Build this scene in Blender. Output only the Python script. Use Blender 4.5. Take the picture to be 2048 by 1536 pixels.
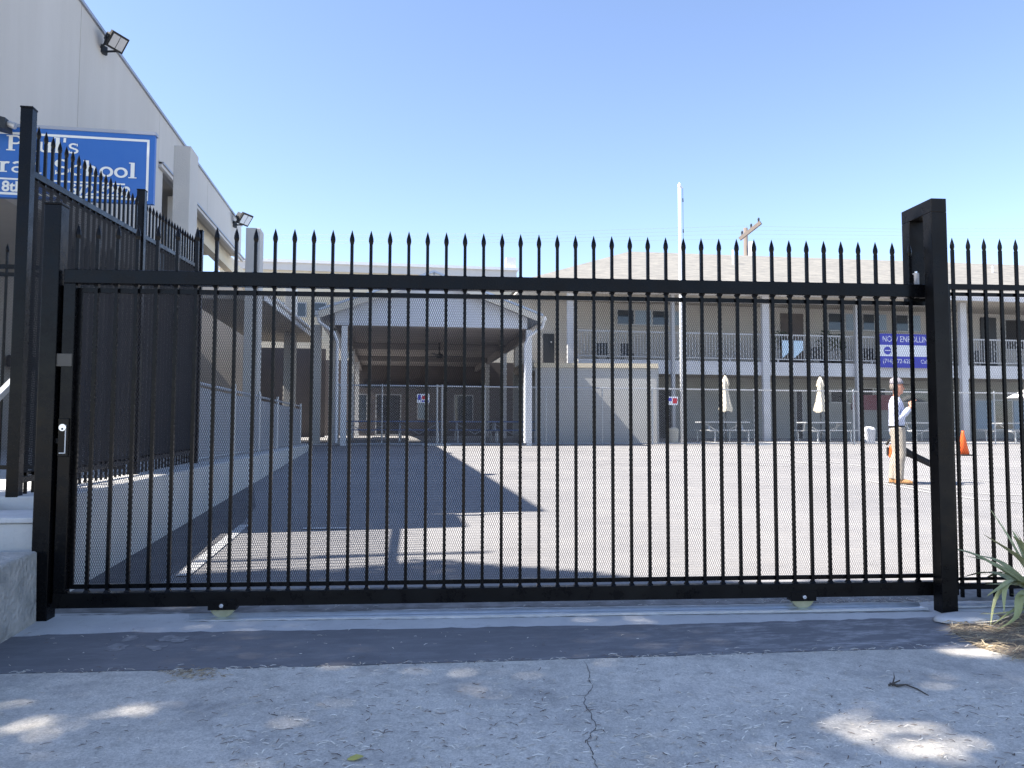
import bpy, math, random
import numpy as np
from mathutils import Matrix, Vector

for o in list(bpy.data.objects):
    bpy.data.objects.remove(o)
SC = bpy.context.scene
COL = SC.collection
R = math.radians

# ------------------------------------------------------------------ camera
CAM_Z = 1.155
YAW, PITCH, ROLL = R(9.13), R(3.3), R(0.15)
FPX = 1550.0
fwd = np.array([math.sin(YAW) * math.cos(PITCH), math.cos(YAW) * math.cos(PITCH), math.sin(PITCH)])
r0 = np.array([math.cos(YAW), -math.sin(YAW), 0.0])
u0 = np.cross(r0, fwd)
rgt = r0 * math.cos(ROLL) + u0 * math.sin(ROLL)
upv = -r0 * math.sin(ROLL) + u0 * math.cos(ROLL)
cam_data = bpy.data.cameras.new('camera')
cam_data.sensor_width = 36.0
cam_data.lens = 36.0 * FPX / 2048.0
cam_data.clip_start = 0.05
cam_data.clip_end = 3000
cam = bpy.data.objects.new('camera', cam_data)
COL.objects.link(cam)
cam.matrix_world = Matrix(((rgt[0], upv[0], -fwd[0], 0), (rgt[1], upv[1], -fwd[1], 0), (rgt[2], upv[2], -fwd[2], CAM_Z), (0, 0, 0, 1)))
SC.camera = cam

# ------------------------------------------------------------------ light
SUN_EL, SUN_PHI = R(49.0), R(4.0)          # from the left, a little from the camera's side
to_sun = Vector((-math.cos(SUN_PHI) * math.cos(SUN_EL), -math.sin(SUN_PHI) * math.cos(SUN_EL), math.sin(SUN_EL)))
world = bpy.data.worlds.new('World')
SC.world = world
world.use_nodes = True
wn = world.node_tree
wn.nodes.clear()
w_out = wn.nodes.new('ShaderNodeOutputWorld')
w_bg = wn.nodes.new('ShaderNodeBackground')
w_sky = wn.nodes.new('ShaderNodeTexSky')
w_sky.sky_type = 'NISHITA'
w_sky.sun_disc = False
w_sky.sun_elevation = SUN_EL
w_sky.sun_rotation = math.atan2(to_sun.x, to_sun.y)
w_sky.air_density = 0.85
w_sky.dust_density = 0.3
w_sky.ozone_density = 1.8
w_bg.inputs['Strength'].default_value = 0.102
w_mix = wn.nodes.new('ShaderNodeMix')
w_mix.data_type, w_mix.blend_type = 'RGBA', 'MULTIPLY'
w_mix.inputs[0].default_value = 1.0
w_mix.inputs[7].default_value = (1.05, 0.985, 1.0, 1)
wn.links.new(w_sky.outputs[0], w_mix.inputs[6])
wn.links.new(w_mix.outputs[2], w_bg.inputs[0])
wn.links.new(w_bg.outputs[0], w_out.inputs[0])
sun_d = bpy.data.lights.new('sun', 'SUN')
sun_d.energy = 4.7
sun_d.angle = R(0.53)
sun_d.color = (1.0, 0.93, 0.84)
sun = bpy.data.objects.new('sun', sun_d)
COL.objects.link(sun)
sun.rotation_euler = to_sun.to_track_quat('Z', 'Y').to_euler()
sun.location = (-20, 0, 30)
vs = SC.view_settings
vs.view_transform = 'Standard'
vs.look = 'None'
vs.exposure = 1.7
vs.gamma = 1.0
vs.use_curve_mapping = False

# ------------------------------------------------------------------ placing helpers
C0 = np.array([0, 0, CAM_Z])
SLOPE, GY0 = 0.031, 4.9
def gz(y):
    return SLOPE * (min(max(y, -6.0), 30.0) - GY0)
def ray(px, py):
    return fwd + rgt * (px - 1024) / FPX - upv * (py - 768) / FPX
def P(px, py, Y):                      # point at true depth Y
    d = ray(px, py)
    return C0 + d * (Y / d[1])
def PX(px, py, X):
    d = ray(px, py)
    return C0 + d * (X / d[0])
def G(px, py):                         # point on the sloping ground
    d = ray(px, py)
    t = (SLOPE * (0 - GY0) - CAM_Z) / (d[2] - SLOPE * d[1])
    return C0 + d * t
def in_frame(p, m=40):
    v = np.array(p) - C0
    z = v @ fwd
    if z < 0.05:
        return False
    x = 1024 + FPX * (v @ rgt) / z
    y = 768 - FPX * (v @ upv) / z
    return -m < x < 2048 + m and -m < y < 1536 + m

# ------------------------------------------------------------------ materials
def mat(name, color, rough=0.7, metallic=0.0, var=None, vscale=3.0, vdetail=6.0, bump=0.0, bscale=60.0, spec=0.5, coat=0.0, stretch=None, dist=0.01):
    m = bpy.data.materials.new(name)
    m.use_nodes = True
    nt = m.node_tree
    b = nt.nodes['Principled BSDF']
    b.inputs['Base Color'].default_value = (*color, 1)
    b.inputs['Roughness'].default_value = rough
    b.inputs['Metallic'].default_value = metallic
    b.inputs['Specular IOR Level'].default_value = spec
    b.inputs['Coat Weight'].default_value = coat
    tc = nt.nodes.new('ShaderNodeTexCoord')
    src = tc.outputs['Object']
    if stretch:
        mp = nt.nodes.new('ShaderNodeMapping')
        mp.inputs['Scale'].default_value = stretch
        nt.links.new(src, mp.inputs[0])
        src = mp.outputs[0]
    if var is not None:
        n = nt.nodes.new('ShaderNodeTexNoise')
        n.inputs['Scale'].default_value = vscale
        n.inputs['Detail'].default_value = vdetail
        n.inputs['Roughness'].default_value = 0.62
        nt.links.new(src, n.inputs['Vector'])
        rp = nt.nodes.new('ShaderNodeValToRGB')
        rp.color_ramp.elements[0].position = 0.3
        rp.color_ramp.elements[1].position = 0.7
        rp.color_ramp.elements[0].color = (*color, 1)
        rp.color_ramp.elements[1].color = (*var, 1)
        nt.links.new(n.outputs[0], rp.inputs[0])
        nt.links.new(rp.outputs[0], b.inputs['Base Color'])
    if bump:
        n2 = nt.nodes.new('ShaderNodeTexNoise')
        n2.inputs['Scale'].default_value = bscale
        n2.inputs['Detail'].default_value = 4
        nt.links.new(src, n2.inputs['Vector'])
        bp = nt.nodes.new('ShaderNodeBump')
        bp.inputs['Strength'].default_value = bump
        bp.inputs['Distance'].default_value = dist
        nt.links.new(n2.outputs[0], bp.inputs['Height'])
        nt.links.new(bp.outputs[0], b.inputs['Normal'])
    return m

class NT:
    def __init__(self, m):
        self.nt = m.node_tree
        self.b = self.nt.nodes['Principled BSDF']
    def n(self, t, **kw):
        x = self.nt.nodes.new(t)
        for k, v in kw.items():
            if k in x.inputs:
                x.inputs[k].default_value = v
            else:
                setattr(x, k, v)
        return x
    def l(self, a, b):
        self.nt.links.new(a, b)
    def noise(self, src, scale, detail=5, rough=0.6):
        x = self.n('ShaderNodeTexNoise', Scale=scale, Detail=detail, Roughness=rough)
        self.l(src, x.inputs['Vector'])
        return x.outputs[0]
    def ramp(self, src, stops):
        x = self.n('ShaderNodeValToRGB')
        e = x.color_ramp.elements
        while len(e) < len(stops):
            e.new(0.5)
        for i, (p, c) in enumerate(stops):
            e[i].position = p
            e[i].color = (*c, 1) if isinstance(c, tuple) else (c, c, c, 1)
        self.l(src, x.inputs[0])
        return x.outputs[0]
    def mix(self, fac, a, b, mode='MIX'):
        x = self.n('ShaderNodeMix', data_type='RGBA', blend_type=mode)
        for i, v in ((0, fac), (6, a), (7, b)):
            if hasattr(v, 'links'):
                self.l(v, x.inputs[i])
            else:
                x.inputs[i].default_value = v if i == 0 else (*v, 1)
        return x.outputs[2]

def newmat(name, rough=0.8):
    m = bpy.data.materials.new(name)
    m.use_nodes = True
    t = NT(m)
    t.b.inputs['Roughness'].default_value = rough
    tc = t.n('ShaderNodeTexCoord')
    t.o = tc.outputs['Object']
    return m, t

M = {}
M['black'] = mat('gloss_black_paint', (0.0015, 0.0018, 0.0025), 0.22, var=(0.004, 0.004, 0.005), vscale=5, bump=0.05, bscale=25, spec=0.16, dist=0.004)
M['black_dust'] = mat('dusty_black_paint', (0.002, 0.002, 0.003), 0.3, var=(0.009, 0.0085, 0.008), vscale=2.2, bump=0.05, bscale=25, spec=0.16)
M['mesh'] = mat('black_mesh_coating', (0.022, 0.02, 0.025), 0.55)
M['mesh_d'] = mat('dusty_dark_mesh', (0.03, 0.029, 0.031), 0.6)
M['olive'] = mat('olive_brown_plate', (0.06, 0.055, 0.045), 0.5)
M['chrome'] = mat('bright_lock_steel', (0.75, 0.77, 0.8), 0.25, 0.8)
M['zinc'] = mat('galvanised_steel', (0.58, 0.62, 0.66), 0.34, 0.8, var=(0.72, 0.75, 0.78), vscale=11, bump=0.1, bscale=40)
M['brass'] = mat('zinc_yellow_wheel', (0.36, 0.36, 0.22), 0.42, 0.6, var=(0.45, 0.44, 0.3), vscale=20)
M['stucco'] = mat('greige_stucco', (0.55, 0.525, 0.485), 0.92, var=(0.49, 0.465, 0.425), vscale=0.9, vdetail=8, bump=0.5, bscale=55, stretch=(1, 1.6, 0.22))
M['stucco_col'] = mat('pale_stucco', (0.55, 0.535, 0.5), 0.92, var=(0.5, 0.49, 0.46), vscale=1.4, bump=0.5, bscale=45, dist=0.008)
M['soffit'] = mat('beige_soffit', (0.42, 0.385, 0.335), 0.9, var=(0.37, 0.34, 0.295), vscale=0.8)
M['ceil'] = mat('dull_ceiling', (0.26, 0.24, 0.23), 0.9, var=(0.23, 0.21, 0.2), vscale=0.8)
M['cream'] = mat('cream_wall', (0.62, 0.55, 0.42), 0.9, var=(0.56, 0.5, 0.38), vscale=0.6, bump=0.3)
M['trim'] = mat('trim_paint', (0.56, 0.545, 0.52), 0.7)
M['coping'] = mat('metal_coping', (0.33, 0.35, 0.4), 0.45, 0.4)
M['white'] = mat('white_paint', (0.76, 0.77, 0.78), 0.6, var=(0.7, 0.71, 0.72), vscale=4)
M['siding'] = mat('white_siding', (0.66, 0.69, 0.75), 0.7, var=(0.62, 0.65, 0.7), vscale=1.5)
M['fascia'] = mat('pale_fascia', (0.6, 0.61, 0.63), 0.75, var=(0.48, 0.49, 0.51), vscale=1.2)
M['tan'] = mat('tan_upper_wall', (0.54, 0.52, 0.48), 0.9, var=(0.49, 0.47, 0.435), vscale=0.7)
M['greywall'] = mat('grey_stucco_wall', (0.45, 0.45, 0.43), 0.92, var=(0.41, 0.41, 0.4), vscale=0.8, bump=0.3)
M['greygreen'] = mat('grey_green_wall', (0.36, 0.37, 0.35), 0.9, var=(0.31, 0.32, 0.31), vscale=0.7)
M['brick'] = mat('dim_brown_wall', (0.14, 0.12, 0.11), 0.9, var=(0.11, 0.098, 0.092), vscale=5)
M['glass'] = mat('window_glass', (0.03, 0.045, 0.06), 0.06, spec=0.9)
M['blind'] = mat('pale_blue_blind', (0.32, 0.42, 0.52), 0.7)
M['dark'] = mat('dark_recess', (0.02, 0.02, 0.02), 0.8)
M['frame_al'] = mat('aluminium_frame', (0.45, 0.46, 0.47), 0.45, 0.5)
M['rail'] = mat('pale_railing', (0.42, 0.43, 0.44), 0.55)
M['galv'] = mat('galvanised_tube', (0.5, 0.52, 0.54), 0.42, 0.6)
M['slat'] = mat('grey_fence_slat', (0.36, 0.37, 0.38), 0.75, var=(0.3, 0.31, 0.33), vscale=9)
M['slat2'] = mat('cream_rake_board', (0.66, 0.62, 0.53), 0.7)
M['roofmetal'] = mat('blue_grey_roof', (0.35, 0.42, 0.52), 0.5)
M['blue_bench'] = mat('blue_table_coating', (0.05, 0.12, 0.3), 0.5)
M['grey_bench'] = mat('grey_table_coating', (0.42, 0.44, 0.46), 0.5)
M['steel_dark'] = mat('dark_steel', (0.04, 0.045, 0.05), 0.5, 0.5)
M['canvas'] = mat('cream_canvas', (0.74, 0.68, 0.55), 0.9, var=(0.66, 0.6, 0.48), vscale=6)
M['canvas_w'] = mat('white_canvas', (0.85, 0.85, 0.83), 0.9)
M['orange'] = mat('orange_plastic', (0.85, 0.13, 0.02), 0.5)
M['rubber'] = mat('black_rubber', (0.015, 0.015, 0.015), 0.75)
M['sign_blue'] = mat('sign_blue', (0.015, 0.11, 0.4), 0.4, var=(0.025, 0.125, 0.42), vscale=3, vdetail=8)
M['sign_white'] = mat('sign_white', (0.7, 0.72, 0.7), 0.5)
M['banner_blue'] = mat('banner_blue', (0.05, 0.06, 0.42), 0.6)
M['banner_white'] = mat('banner_white', (0.72, 0.75, 0.8), 0.6)
M['red'] = mat('red_print', (0.5, 0.03, 0.05), 0.6)
M['maroon'] = mat('maroon_panel', (0.22, 0.07, 0.09), 0.7)
M['wood'] = mat('weathered_pole_wood', (0.17, 0.14, 0.12), 0.9, var=(0.13, 0.11, 0.095), vscale=3, stretch=(4, 4, 0.4))
M['lot_white'] = mat('white_lot_line', (0.62, 0.62, 0.6), 0.8, var=(0.45, 0.45, 0.44), vscale=9)
M['skin'] = mat('skin', (0.52, 0.25, 0.17), 0.55)
M['shirt'] = mat('pale_blue_shirt', (0.5, 0.54, 0.68), 0.9, bump=0.5, bscale=14, dist=0.03)
M['khaki'] = mat('khaki_trousers', (0.40, 0.36, 0.30), 0.9, var=(0.34, 0.3, 0.25), vscale=8, bump=0.6, bscale=10, dist=0.03)
M['boot'] = mat('tan_leather_boot', (0.42, 0.22, 0.09), 0.7)
M['cap'] = mat('grey_cap', (0.30, 0.28, 0.31), 0.9)
M['hair'] = mat('grey_hair', (0.2, 0.17, 0.15), 0.8)
M['bark'] = mat('bark', (0.13, 0.1, 0.08), 0.95, var=(0.2, 0.16, 0.12), vscale=6, bump=0.8, bscale=12, dist=0.03)
M['leaf'] = mat('tree_leaf', (0.05, 0.09, 0.025), 0.6, var=(0.08, 0.12, 0.035), vscale=2)
M['dryleaf'] = mat('yellow_leaf', (0.52, 0.5, 0.12), 0.6, var=(0.42, 0.36, 0.1), vscale=30)
M['twig'] = mat('dark_twig', (0.07, 0.06, 0.05), 0.9)
M['grey_pl'] = mat('grey_nylon', (0.33, 0.34, 0.36), 0.5)
M['bluecloth'] = mat('pale_blue_cloth', (0.5, 0.66, 0.78), 0.9)
M['plantg'] = mat('dull_green_foliage', (0.05, 0.08, 0.04), 0.8, var=(0.08, 0.1, 0.06), vscale=12)

def worn(m, lo, hi, scale=9):
    t = NT(m)
    tc = t.n('ShaderNodeTexCoord')
    t.l(t.ramp(t.noise(tc.outputs['Object'], scale, 8, 0.75), [(0.35, lo), (0.7, hi)]), t.b.inputs['Roughness'])
worn(M['black'], .14, .42)
worn(M['black_dust'], .2, .55)
# shingles
m, t = newmat('weathered_shingles', 0.95)
mp = t.n('ShaderNodeMapping')
mp.inputs['Scale'].default_value = (1.2, 4.0, 9.0)
t.l(t.o, mp.inputs[0])
c = t.ramp(t.noise(mp.outputs[0], 1.6, 6, 0.7), [(0.3, (0.13, 0.128, 0.12)), (0.5, (0.2, 0.194, 0.178)), (0.72, (0.29, 0.276, 0.24))])
t.l(c, t.b.inputs['Base Color'])
wv = t.n('ShaderNodeTexWave', wave_type='BANDS', bands_direction='Z', wave_profile='SAW')
wv.inputs['Scale'].default_value = 2.6
wv.inputs['Distortion'].default_value = 0.5
t.l(t.o, wv.inputs['Vector'])
bp = t.n('ShaderNodeBump', Strength=0.9, Distance=0.03)
t.l(wv.outputs[0], bp.inputs['Height'])
t.l(bp.outputs[0], t.b.inputs['Normal'])
M['shingle'] = m

# lot asphalt
m, t = newmat('worn_lot_asphalt', 0.92)
big = t.ramp(t.noise(t.o, 0.35, 4), [(0.35, (0.25, 0.247, 0.25)), (0.65, (0.305, 0.3, 0.297))])
fine = t.ramp(t.noise(t.o, 170, 2, 0.8), [(0.3, 0.72), (0.7, 1.22)])
c = t.mix(1.0, big, fine, 'MULTIPLY')
st = t.ramp(t.noise(t.o, 1.7, 6, 0.7), [(0.52, 0.0), (0.68, 0.35)])
c = t.mix(st, c, (0.37, 0.355, 0.335))
oil = t.ramp(t.noise(t.o, 0.8, 9, 0.75), [(0.58, 0.0), (0.7, 0.45)])
c = t.mix(oil, c, (0.17, 0.165, 0.165))
t.l(c, t.b.inputs['Base Color'])
bp = t.n('ShaderNodeBump', Strength=0.5, Distance=0.01)
t.l(t.noise(t.o, 120, 3), bp.inputs['Height'])
t.l(bp.outputs[0], t.b.inputs['Normal'])
M['lot'] = m
# fresh dark seal beside the wall
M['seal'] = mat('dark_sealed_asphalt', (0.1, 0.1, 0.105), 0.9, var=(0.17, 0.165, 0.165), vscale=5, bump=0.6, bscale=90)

# driveway concrete (foreground)
m, t = newmat('worn_driveway_concrete', 0.9)
base = t.ramp(t.noise(t.o, 0.9, 6, 0.65), [(0.3, (0.47, 0.445, 0.4)), (0.5, (0.57, 0.54, 0.48)), (0.72, (0.66, 0.615, 0.545))])
fine = t.ramp(t.noise(t.o, 95, 4, 0.85), [(0.28, 0.58), (0.5, 1.0), (0.74, 1.36)])
c = t.mix(1.0, base, fine, 'MULTIPLY')
blot = t.ramp(t.noise(t.o, 14, 8, 0.78), [(0.33, 0.74), (0.5, 1.0), (0.68, 1.16)])
c = t.mix(1.0, c, blot, 'MULTIPLY')
oil = t.ramp(t.noise(t.o, 1.6, 8, 0.72), [(0.52, 0.0), (0.66, 0.5)])
c = t.mix(oil, c, (0.24, 0.235, 0.235))
vor = t.n('ShaderNodeTexVoronoi', Scale=48.0)
t.l(t.o, vor.inputs['Vector'])
pit = t.ramp(vor.outputs['Distance'], [(0.05, 0.55), (0.16, 1.0)])
pm = t.ramp(t.noise(t.o, 4, 4), [(0.42, 0.0), (0.58, 0.9)])
c = t.mix(pm, c, t.mix(1.0, c, pit, 'MULTIPLY'))
t.l(c, t.b.inputs['Base Color'])
bp = t.n('ShaderNodeBump', Strength=0.55, Distance=0.006)
t.l(t.noise(t.o, 160, 4, 0.75), bp.inputs['Height'])
t.l(bp.outputs[0], t.b.inputs['Normal'])
M['apron'] = m

# dark strip with pale scuffs
m, t = newmat('dark_asphalt_strip', 0.85)
base = t.ramp(t.noise(t.o, 2.2, 6, 0.65), [(0.3, (0.14, 0.141, 0.152)), (0.7, (0.19, 0.19, 0.2))])
mp = t.n('ShaderNodeMapping')
mp.inputs['Scale'].default_value = (1.0, 3.5, 1)
t.l(t.o, mp.inputs[0])
sc = t.ramp(t.noise(mp.outputs[0], 3.2, 10, 0.8), [(0.48, 0.0), (0.64, 0.85)])
sx = t.n('ShaderNodeSeparateXYZ')
t.l(t.o, sx.inputs[0])
rt = t.n('ShaderNodeMapRange')
rt.inputs['From Min'].default_value = 0.9
rt.inputs['From Max'].default_value = 2.3
rt.inputs['To Min'].default_value = 0.22
rt.inputs['To Max'].default_value = 1.0
t.l(sx.outputs[0], rt.inputs[0])
mm = t.n('ShaderNodeMath', operation='MULTIPLY')
t.l(sc, mm.inputs[0])
t.l(rt.outputs[0], mm.inputs[1])
c = t.mix(mm.outputs[0], base, (0.42, 0.415, 0.42))
fl = t.ramp(t.noise(t.o, 55, 3, 0.8), [(0.68, 0.0), (0.75, 0.5)])
c = t.mix(fl, c, (0.3, 0.3, 0.3))
t.l(c, t.b.inputs['Base Color'])
bp = t.n('ShaderNodeBump', Strength=0.4, Distance=0.005)
t.l(t.noise(t.o, 130, 4), bp.inputs['Height'])
t.l(bp.outputs[0], t.b.inputs['Normal'])
M['strip'] = m

# pale threshold concrete with dirt
m, t = newmat('pale_threshold_concrete', 0.85)
base = t.ramp(t.noise(t.o, 2.5, 6, 0.7), [(0.3, (0.52, 0.52, 0.515)), (0.65, (0.62, 0.62, 0.61))])
dm = t.ramp(t.noise(t.o, 9, 8, 0.8), [(0.55, 0.0), (0.75, 0.6)])
c = t.mix(dm, base, (0.26, 0.24, 0.22))
t.l(c, t.b.inputs['Base Color'])
bp = t.n('ShaderNodeBump', Strength=0.4, Distance=0.005)
t.l(t.noise(t.o, 110, 4), bp.inputs['Height'])
t.l(bp.outputs[0], t.b.inputs['Normal'])
M['thresh'] = m
M['thresh_dirty'] = mat('dirty_concrete', (0.13, 0.125, 0.12), 0.9, var=(0.34, 0.335, 0.33), vscale=7, vdetail=9, bump=0.5, bscale=80)
M['wallconc'] = mat('retaining_wall_concrete', (0.5, 0.5, 0.485), 0.9, var=(0.62, 0.61, 0.585), vscale=1.6, vdetail=9, bump=0.5, bscale=45)
M['block'] = mat('patched_concrete', (0.27, 0.275, 0.265), 0.9, var=(0.58, 0.555, 0.51), vscale=5.0, vdetail=10, bump=0.9, bscale=30, dist=0.03)
M['soil'] = mat('dry_soil', (0.13, 0.105, 0.08), 0.95, var=(0.3, 0.25, 0.19), vscale=7, vdetail=9, bump=1.0, bscale=40, dist=0.02)
M['fadedp'] = mat('faded_paint', (0.165, 0.165, 0.175), 0.85, var=(0.34, 0.335, 0.33), vscale=22, vdetail=8)
M['crack'] = mat('crack_dirt', (0.1, 0.092, 0.085), 0.95)
M['joint'] = mat('joint_dirt', (0.03, 0.028, 0.025), 0.95)

def island_mat(name, stops, rough=0.85):
    m, t = newmat(name, rough)
    g = t.n('ShaderNodeNewGeometry')
    c = t.ramp(g.outputs['Random Per Island'], stops)
    t.l(c, t.b.inputs['Base Color'])
    return m
M['litter'] = island_mat('dry_litter', [(0.0, (0.08, 0.06, 0.05)), (0.3, (0.2, 0.15, 0.12)), (0.42, (0.55, 0.48, 0.38)), (1.0, (0.92, 0.88, 0.78))])
M['straw'] = island_mat('straw', [(0.0, (0.14, 0.1, 0.07)), (0.5, (0.36, 0.27, 0.16)), (1.0, (0.6, 0.5, 0.32))])
m, t = newmat('yucca_blade', 0.5)
g = t.n('ShaderNodeObjectInfo')
mp = t.n('ShaderNodeMapping')
mp.inputs['Scale'].default_value = (6, 6, 6)
t.l(t.o, mp.inputs[0])
c1 = t.ramp(t.noise(mp.outputs[0], 1.0, 5), [(0.3, (0.29, 0.32, 0.13)), (0.7, (0.5, 0.5, 0.25))])
c2 = t.mix(t.ramp(g.outputs['Random'], [(0.7, 0.0), (0.85, 0.5)]), c1, (0.4, 0.38, 0.18))
t.l(c2, t.b.inputs['Base Color'])
M['yucca'] = m

# ------------------------------------------------------------------ mesh helpers
class MB:
    def __init__(self):
        self.v, self.f = [], []
    def quad(self, a, b, c, d):
        n = len(self.v)
        self.v += [tuple(a), tuple(b), tuple(c), tuple(d)]
        self.f.append((n, n + 1, n + 2, n + 3))
        return self
    def poly(self, pts):
        n = len(self.v)
        self.v += [tuple(p) for p in pts]
        self.f.append(tuple(range(n, n + len(pts))))
        return self
    def box(self, x0, x1, y0, y1, z0, z1):
        n = len(self.v)
        self.v += [(x0, y0, z0), (x1, y0, z0), (x1, y1, z0), (x0, y1, z0), (x0, y0, z1), (x1, y0, z1), (x1, y1, z1), (x0, y1, z1)]
        for q in ((0, 3, 2, 1), (4, 5, 6, 7), (0, 1, 5, 4), (1, 2, 6, 5), (2, 3, 7, 6), (3, 0, 4, 7)):
            self.f.append(tuple(n + i for i in q))
        return self
    def hexa(self, p):                # 8 corners: bottom loop then top loop
        n = len(self.v)
        self.v += [tuple(q) for q in p]
        for q in ((0, 3, 2, 1), (4, 5, 6, 7), (0, 1, 5, 4), (1, 2, 6, 5), (2, 3, 7, 6), (3, 0, 4, 7)):
            self.f.append(tuple(n + i for i in q))
        return self
    def bar(self, a, b, w, h, up=(0, 0, 1)):   # rectangular bar between two points
        a, b, up = Vector(a), Vector(b), Vector(up)
        d = (b - a).normalized()
        s = d.cross(up)
        if s.length < 1e-4:
            s = d.cross(Vector((1, 0, 0)))
        s.normalize()
        u = s.cross(d).normalized()
        s, u = s * w / 2, u * h / 2
        return self.hexa([a - s - u, a + s - u, b + s - u, b - s - u, a - s + u, a + s + u, b + s + u, b - s + u])
    def prism(self, pts, d):          # closed outline extruded by vector d
        n = len(self.v)
        k = len(pts)
        d = Vector(d)
        self.v += [tuple(p) for p in pts] + [tuple(Vector(p) + d) for p in pts]
        self.f.append(tuple(range(n + k - 1, n - 1, -1)))
        self.f.append(tuple(range(n + k, n + 2 * k)))
        for i in range(k):
            j = (i + 1) % k
            self.f.append((n + i, n + j, n + k + j, n + k + i))
        return self
    def tube(self, pts, rad, n=8, cap=True):
        pts = [Vector(p) for p in pts]
        rads = rad if isinstance(rad, (list, tuple)) else [rad] * len(pts)
        base = len(self.v)
        prev = None
        for i, p in enumerate(pts):
            d = (pts[min(i + 1, len(pts) - 1)] - pts[max(i - 1, 0)])
            d.normalize()
            if prev is None:
                s = d.cross(Vector((0, 0, 1)))
                if s.length < 1e-3:
                    s = d.cross(Vector((1, 0, 0)))
            else:
                s = prev - d * prev.dot(d)
                if s.length < 1e-4:
                    s = d.cross(Vector((1, 0, 0)))
            s.normalize()
            prev = s
            u = d.cross(s)
            for k in range(n):
                a = 2 * math.pi * k / n
                self.v.append(tuple(p + (s * math.cos(a) + u * math.sin(a)) * rads[i]))
        for i in range(len(pts) - 1):
            for k in range(n):
                q = base + i * n
                self.f.append((q + k, q + (k + 1) % n, q + n + (k + 1) % n, q + n + k))
        if cap:
            self.f.append(tuple(base + k for k in range(n - 1, -1, -1)))
            q = base + (len(pts) - 1) * n
            self.f.append(tuple(q + k for k in range(n)))
        return self
    def loft(self, rings):            # rings: (center, rx vector, ry vector), 12 sided
        n = 12
        base = len(self.v)
        for c, a, b in rings:
            c, a, b = Vector(c), Vector(a), Vector(b)
            for k in range(n):
                t_ = 2 * math.pi * k / n
                self.v.append(tuple(c + a * math.cos(t_) + b * math.sin(t_)))
        for i in range(len(rings) - 1):
            for k in range(n):
                q = base + i * n
                self.f.append((q + k, q + (k + 1) % n, q + n + (k + 1) % n, q + n + k))
        self.f.append(tuple(base + k for k in range(n - 1, -1, -1)))
        q = base + (len(rings) - 1) * n
        self.f.append(tuple(q + k for k in range(n)))
        return self
    def mesh(self, name, m=None, off=(0, 0, 0)):
        me = bpy.data.meshes.new(name)
        ox, oy, oz = off
        me.from_pydata([(x - ox, y - oy, z - oz) for x, y, z in self.v], [], self.f)
        if m:
            me.materials.append(m)
        me.update()
        return me
    def build(self, name, m, parent=None, off=None, smooth=False, bevel=0.0):
        if off is None:
            off = (0, 0, 0)
            p = parent
            while p is not None and p.type != 'EMPTY':
                p = p.parent
            if p is not None and not p.get('_local'):
                off = tuple(p.location)
        me = self.mesh(name, m, off)
        o = bpy.data.objects.new(name, me)
        COL.objects.link(o)
        o.parent = parent
        if smooth:
            me.polygons.foreach_set('use_smooth', [True] * len(me.polygons))
        if bevel:
            b = o.modifiers.new('bevel', 'BEVEL')
            b.width = bevel
            b.segments = 2
            b.limit_method = 'ANGLE'
        return o

def np_mesh(name, v, quads, m, parent=None):
    me = bpy.data.meshes.new(name)
    nq = len(quads)
    me.vertices.add(len(v))
    me.vertices.foreach_set('co', np.asarray(v, dtype=np.float32).ravel())
    me.loops.add(nq * 4)
    me.loops.foreach_set('vertex_index', np.asarray(quads, dtype=np.int32).ravel())
    me.polygons.add(nq)
    me.polygons.foreach_set('loop_start', np.arange(0, nq * 4, 4, dtype=np.int32))
    me.polygons.foreach_set('loop_total', np.full(nq, 4, dtype=np.int32))
    me.materials.append(m)
    me.update(calc_edges=True)
    o = bpy.data.objects.new(name, me)
    COL.objects.link(o)
    o.parent = parent
    return o

def diamond_mesh(name, m, parent, u0_, u1_, zb, zt, p, q, w, dep, origin, udir, ndir, skew=0.0):
    """expanded metal / woven wire: every strand an L-shaped strip with real depth. zb, zt may be (start, end) pairs"""
    zb = zb if isinstance(zb, tuple) else (zb, zb)
    zt = zt if isinstance(zt, tuple) else (zt, zt)
    W_ = u1_ - u0_
    ni = int(W_ / (p / 2))
    zmin, zmax = min(zb), max(zt)
    nj = int((zmax - zmin) / (q / 2))
    i, j = np.meshgrid(np.arange(ni), np.arange(nj), indexing='ij')
    i, j = i.ravel(), j.ravel()
    up = (i + j) % 2 == 0
    a_u = np.where(up, i, i + 1) * p / 2
    b_u = np.where(up, i + 1, i) * p / 2
    a_z = zmin + j * q / 2
    b_z = a_z + q / 2
    f = (i + 0.5) * p / 2 / W_
    ok = (a_z > zb[0] + (zb[1] - zb[0]) * f) & (b_z < zt[0] + (zt[1] - zt[0]) * f)
    a_u, b_u, a_z, b_z, up = a_u[ok], b_u[ok], a_z[ok], b_z[ok], up[ok]
    origin, udir, ndir = np.array(origin), np.array(udir), np.array(ndir)
    zd = np.array([0, 0, 1.0])
    def pt(u, z, n):
        return origin + np.outer(u0_ + u, udir) + np.outer(z, zd) + np.outer(np.broadcast_to(n, u.shape), ndir)
    hw = w / 2
    # strand leans: one side of the strip sits deeper than the other, as in real expanded metal
    v = np.stack([pt(a_u - hw, a_z, 0.0), pt(a_u + hw, a_z, dep * .35), pt(b_u + hw, b_z, dep * .35), pt(b_u - hw, b_z, 0.0), pt(a_u + hw * .6, a_z, dep), pt(b_u + hw * .6, b_z, dep)], axis=1).reshape(-1, 3)
    k = np.arange(len(a_u)) * 6
    quads = np.concatenate([np.stack([k, k + 1, k + 2, k + 3], 1), np.stack([k + 1, k + 4, k + 5, k + 2], 1)])
    o = np_mesh(name, v, quads, m, parent)
    o['kind'] = 'stuff'
    return o

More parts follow.
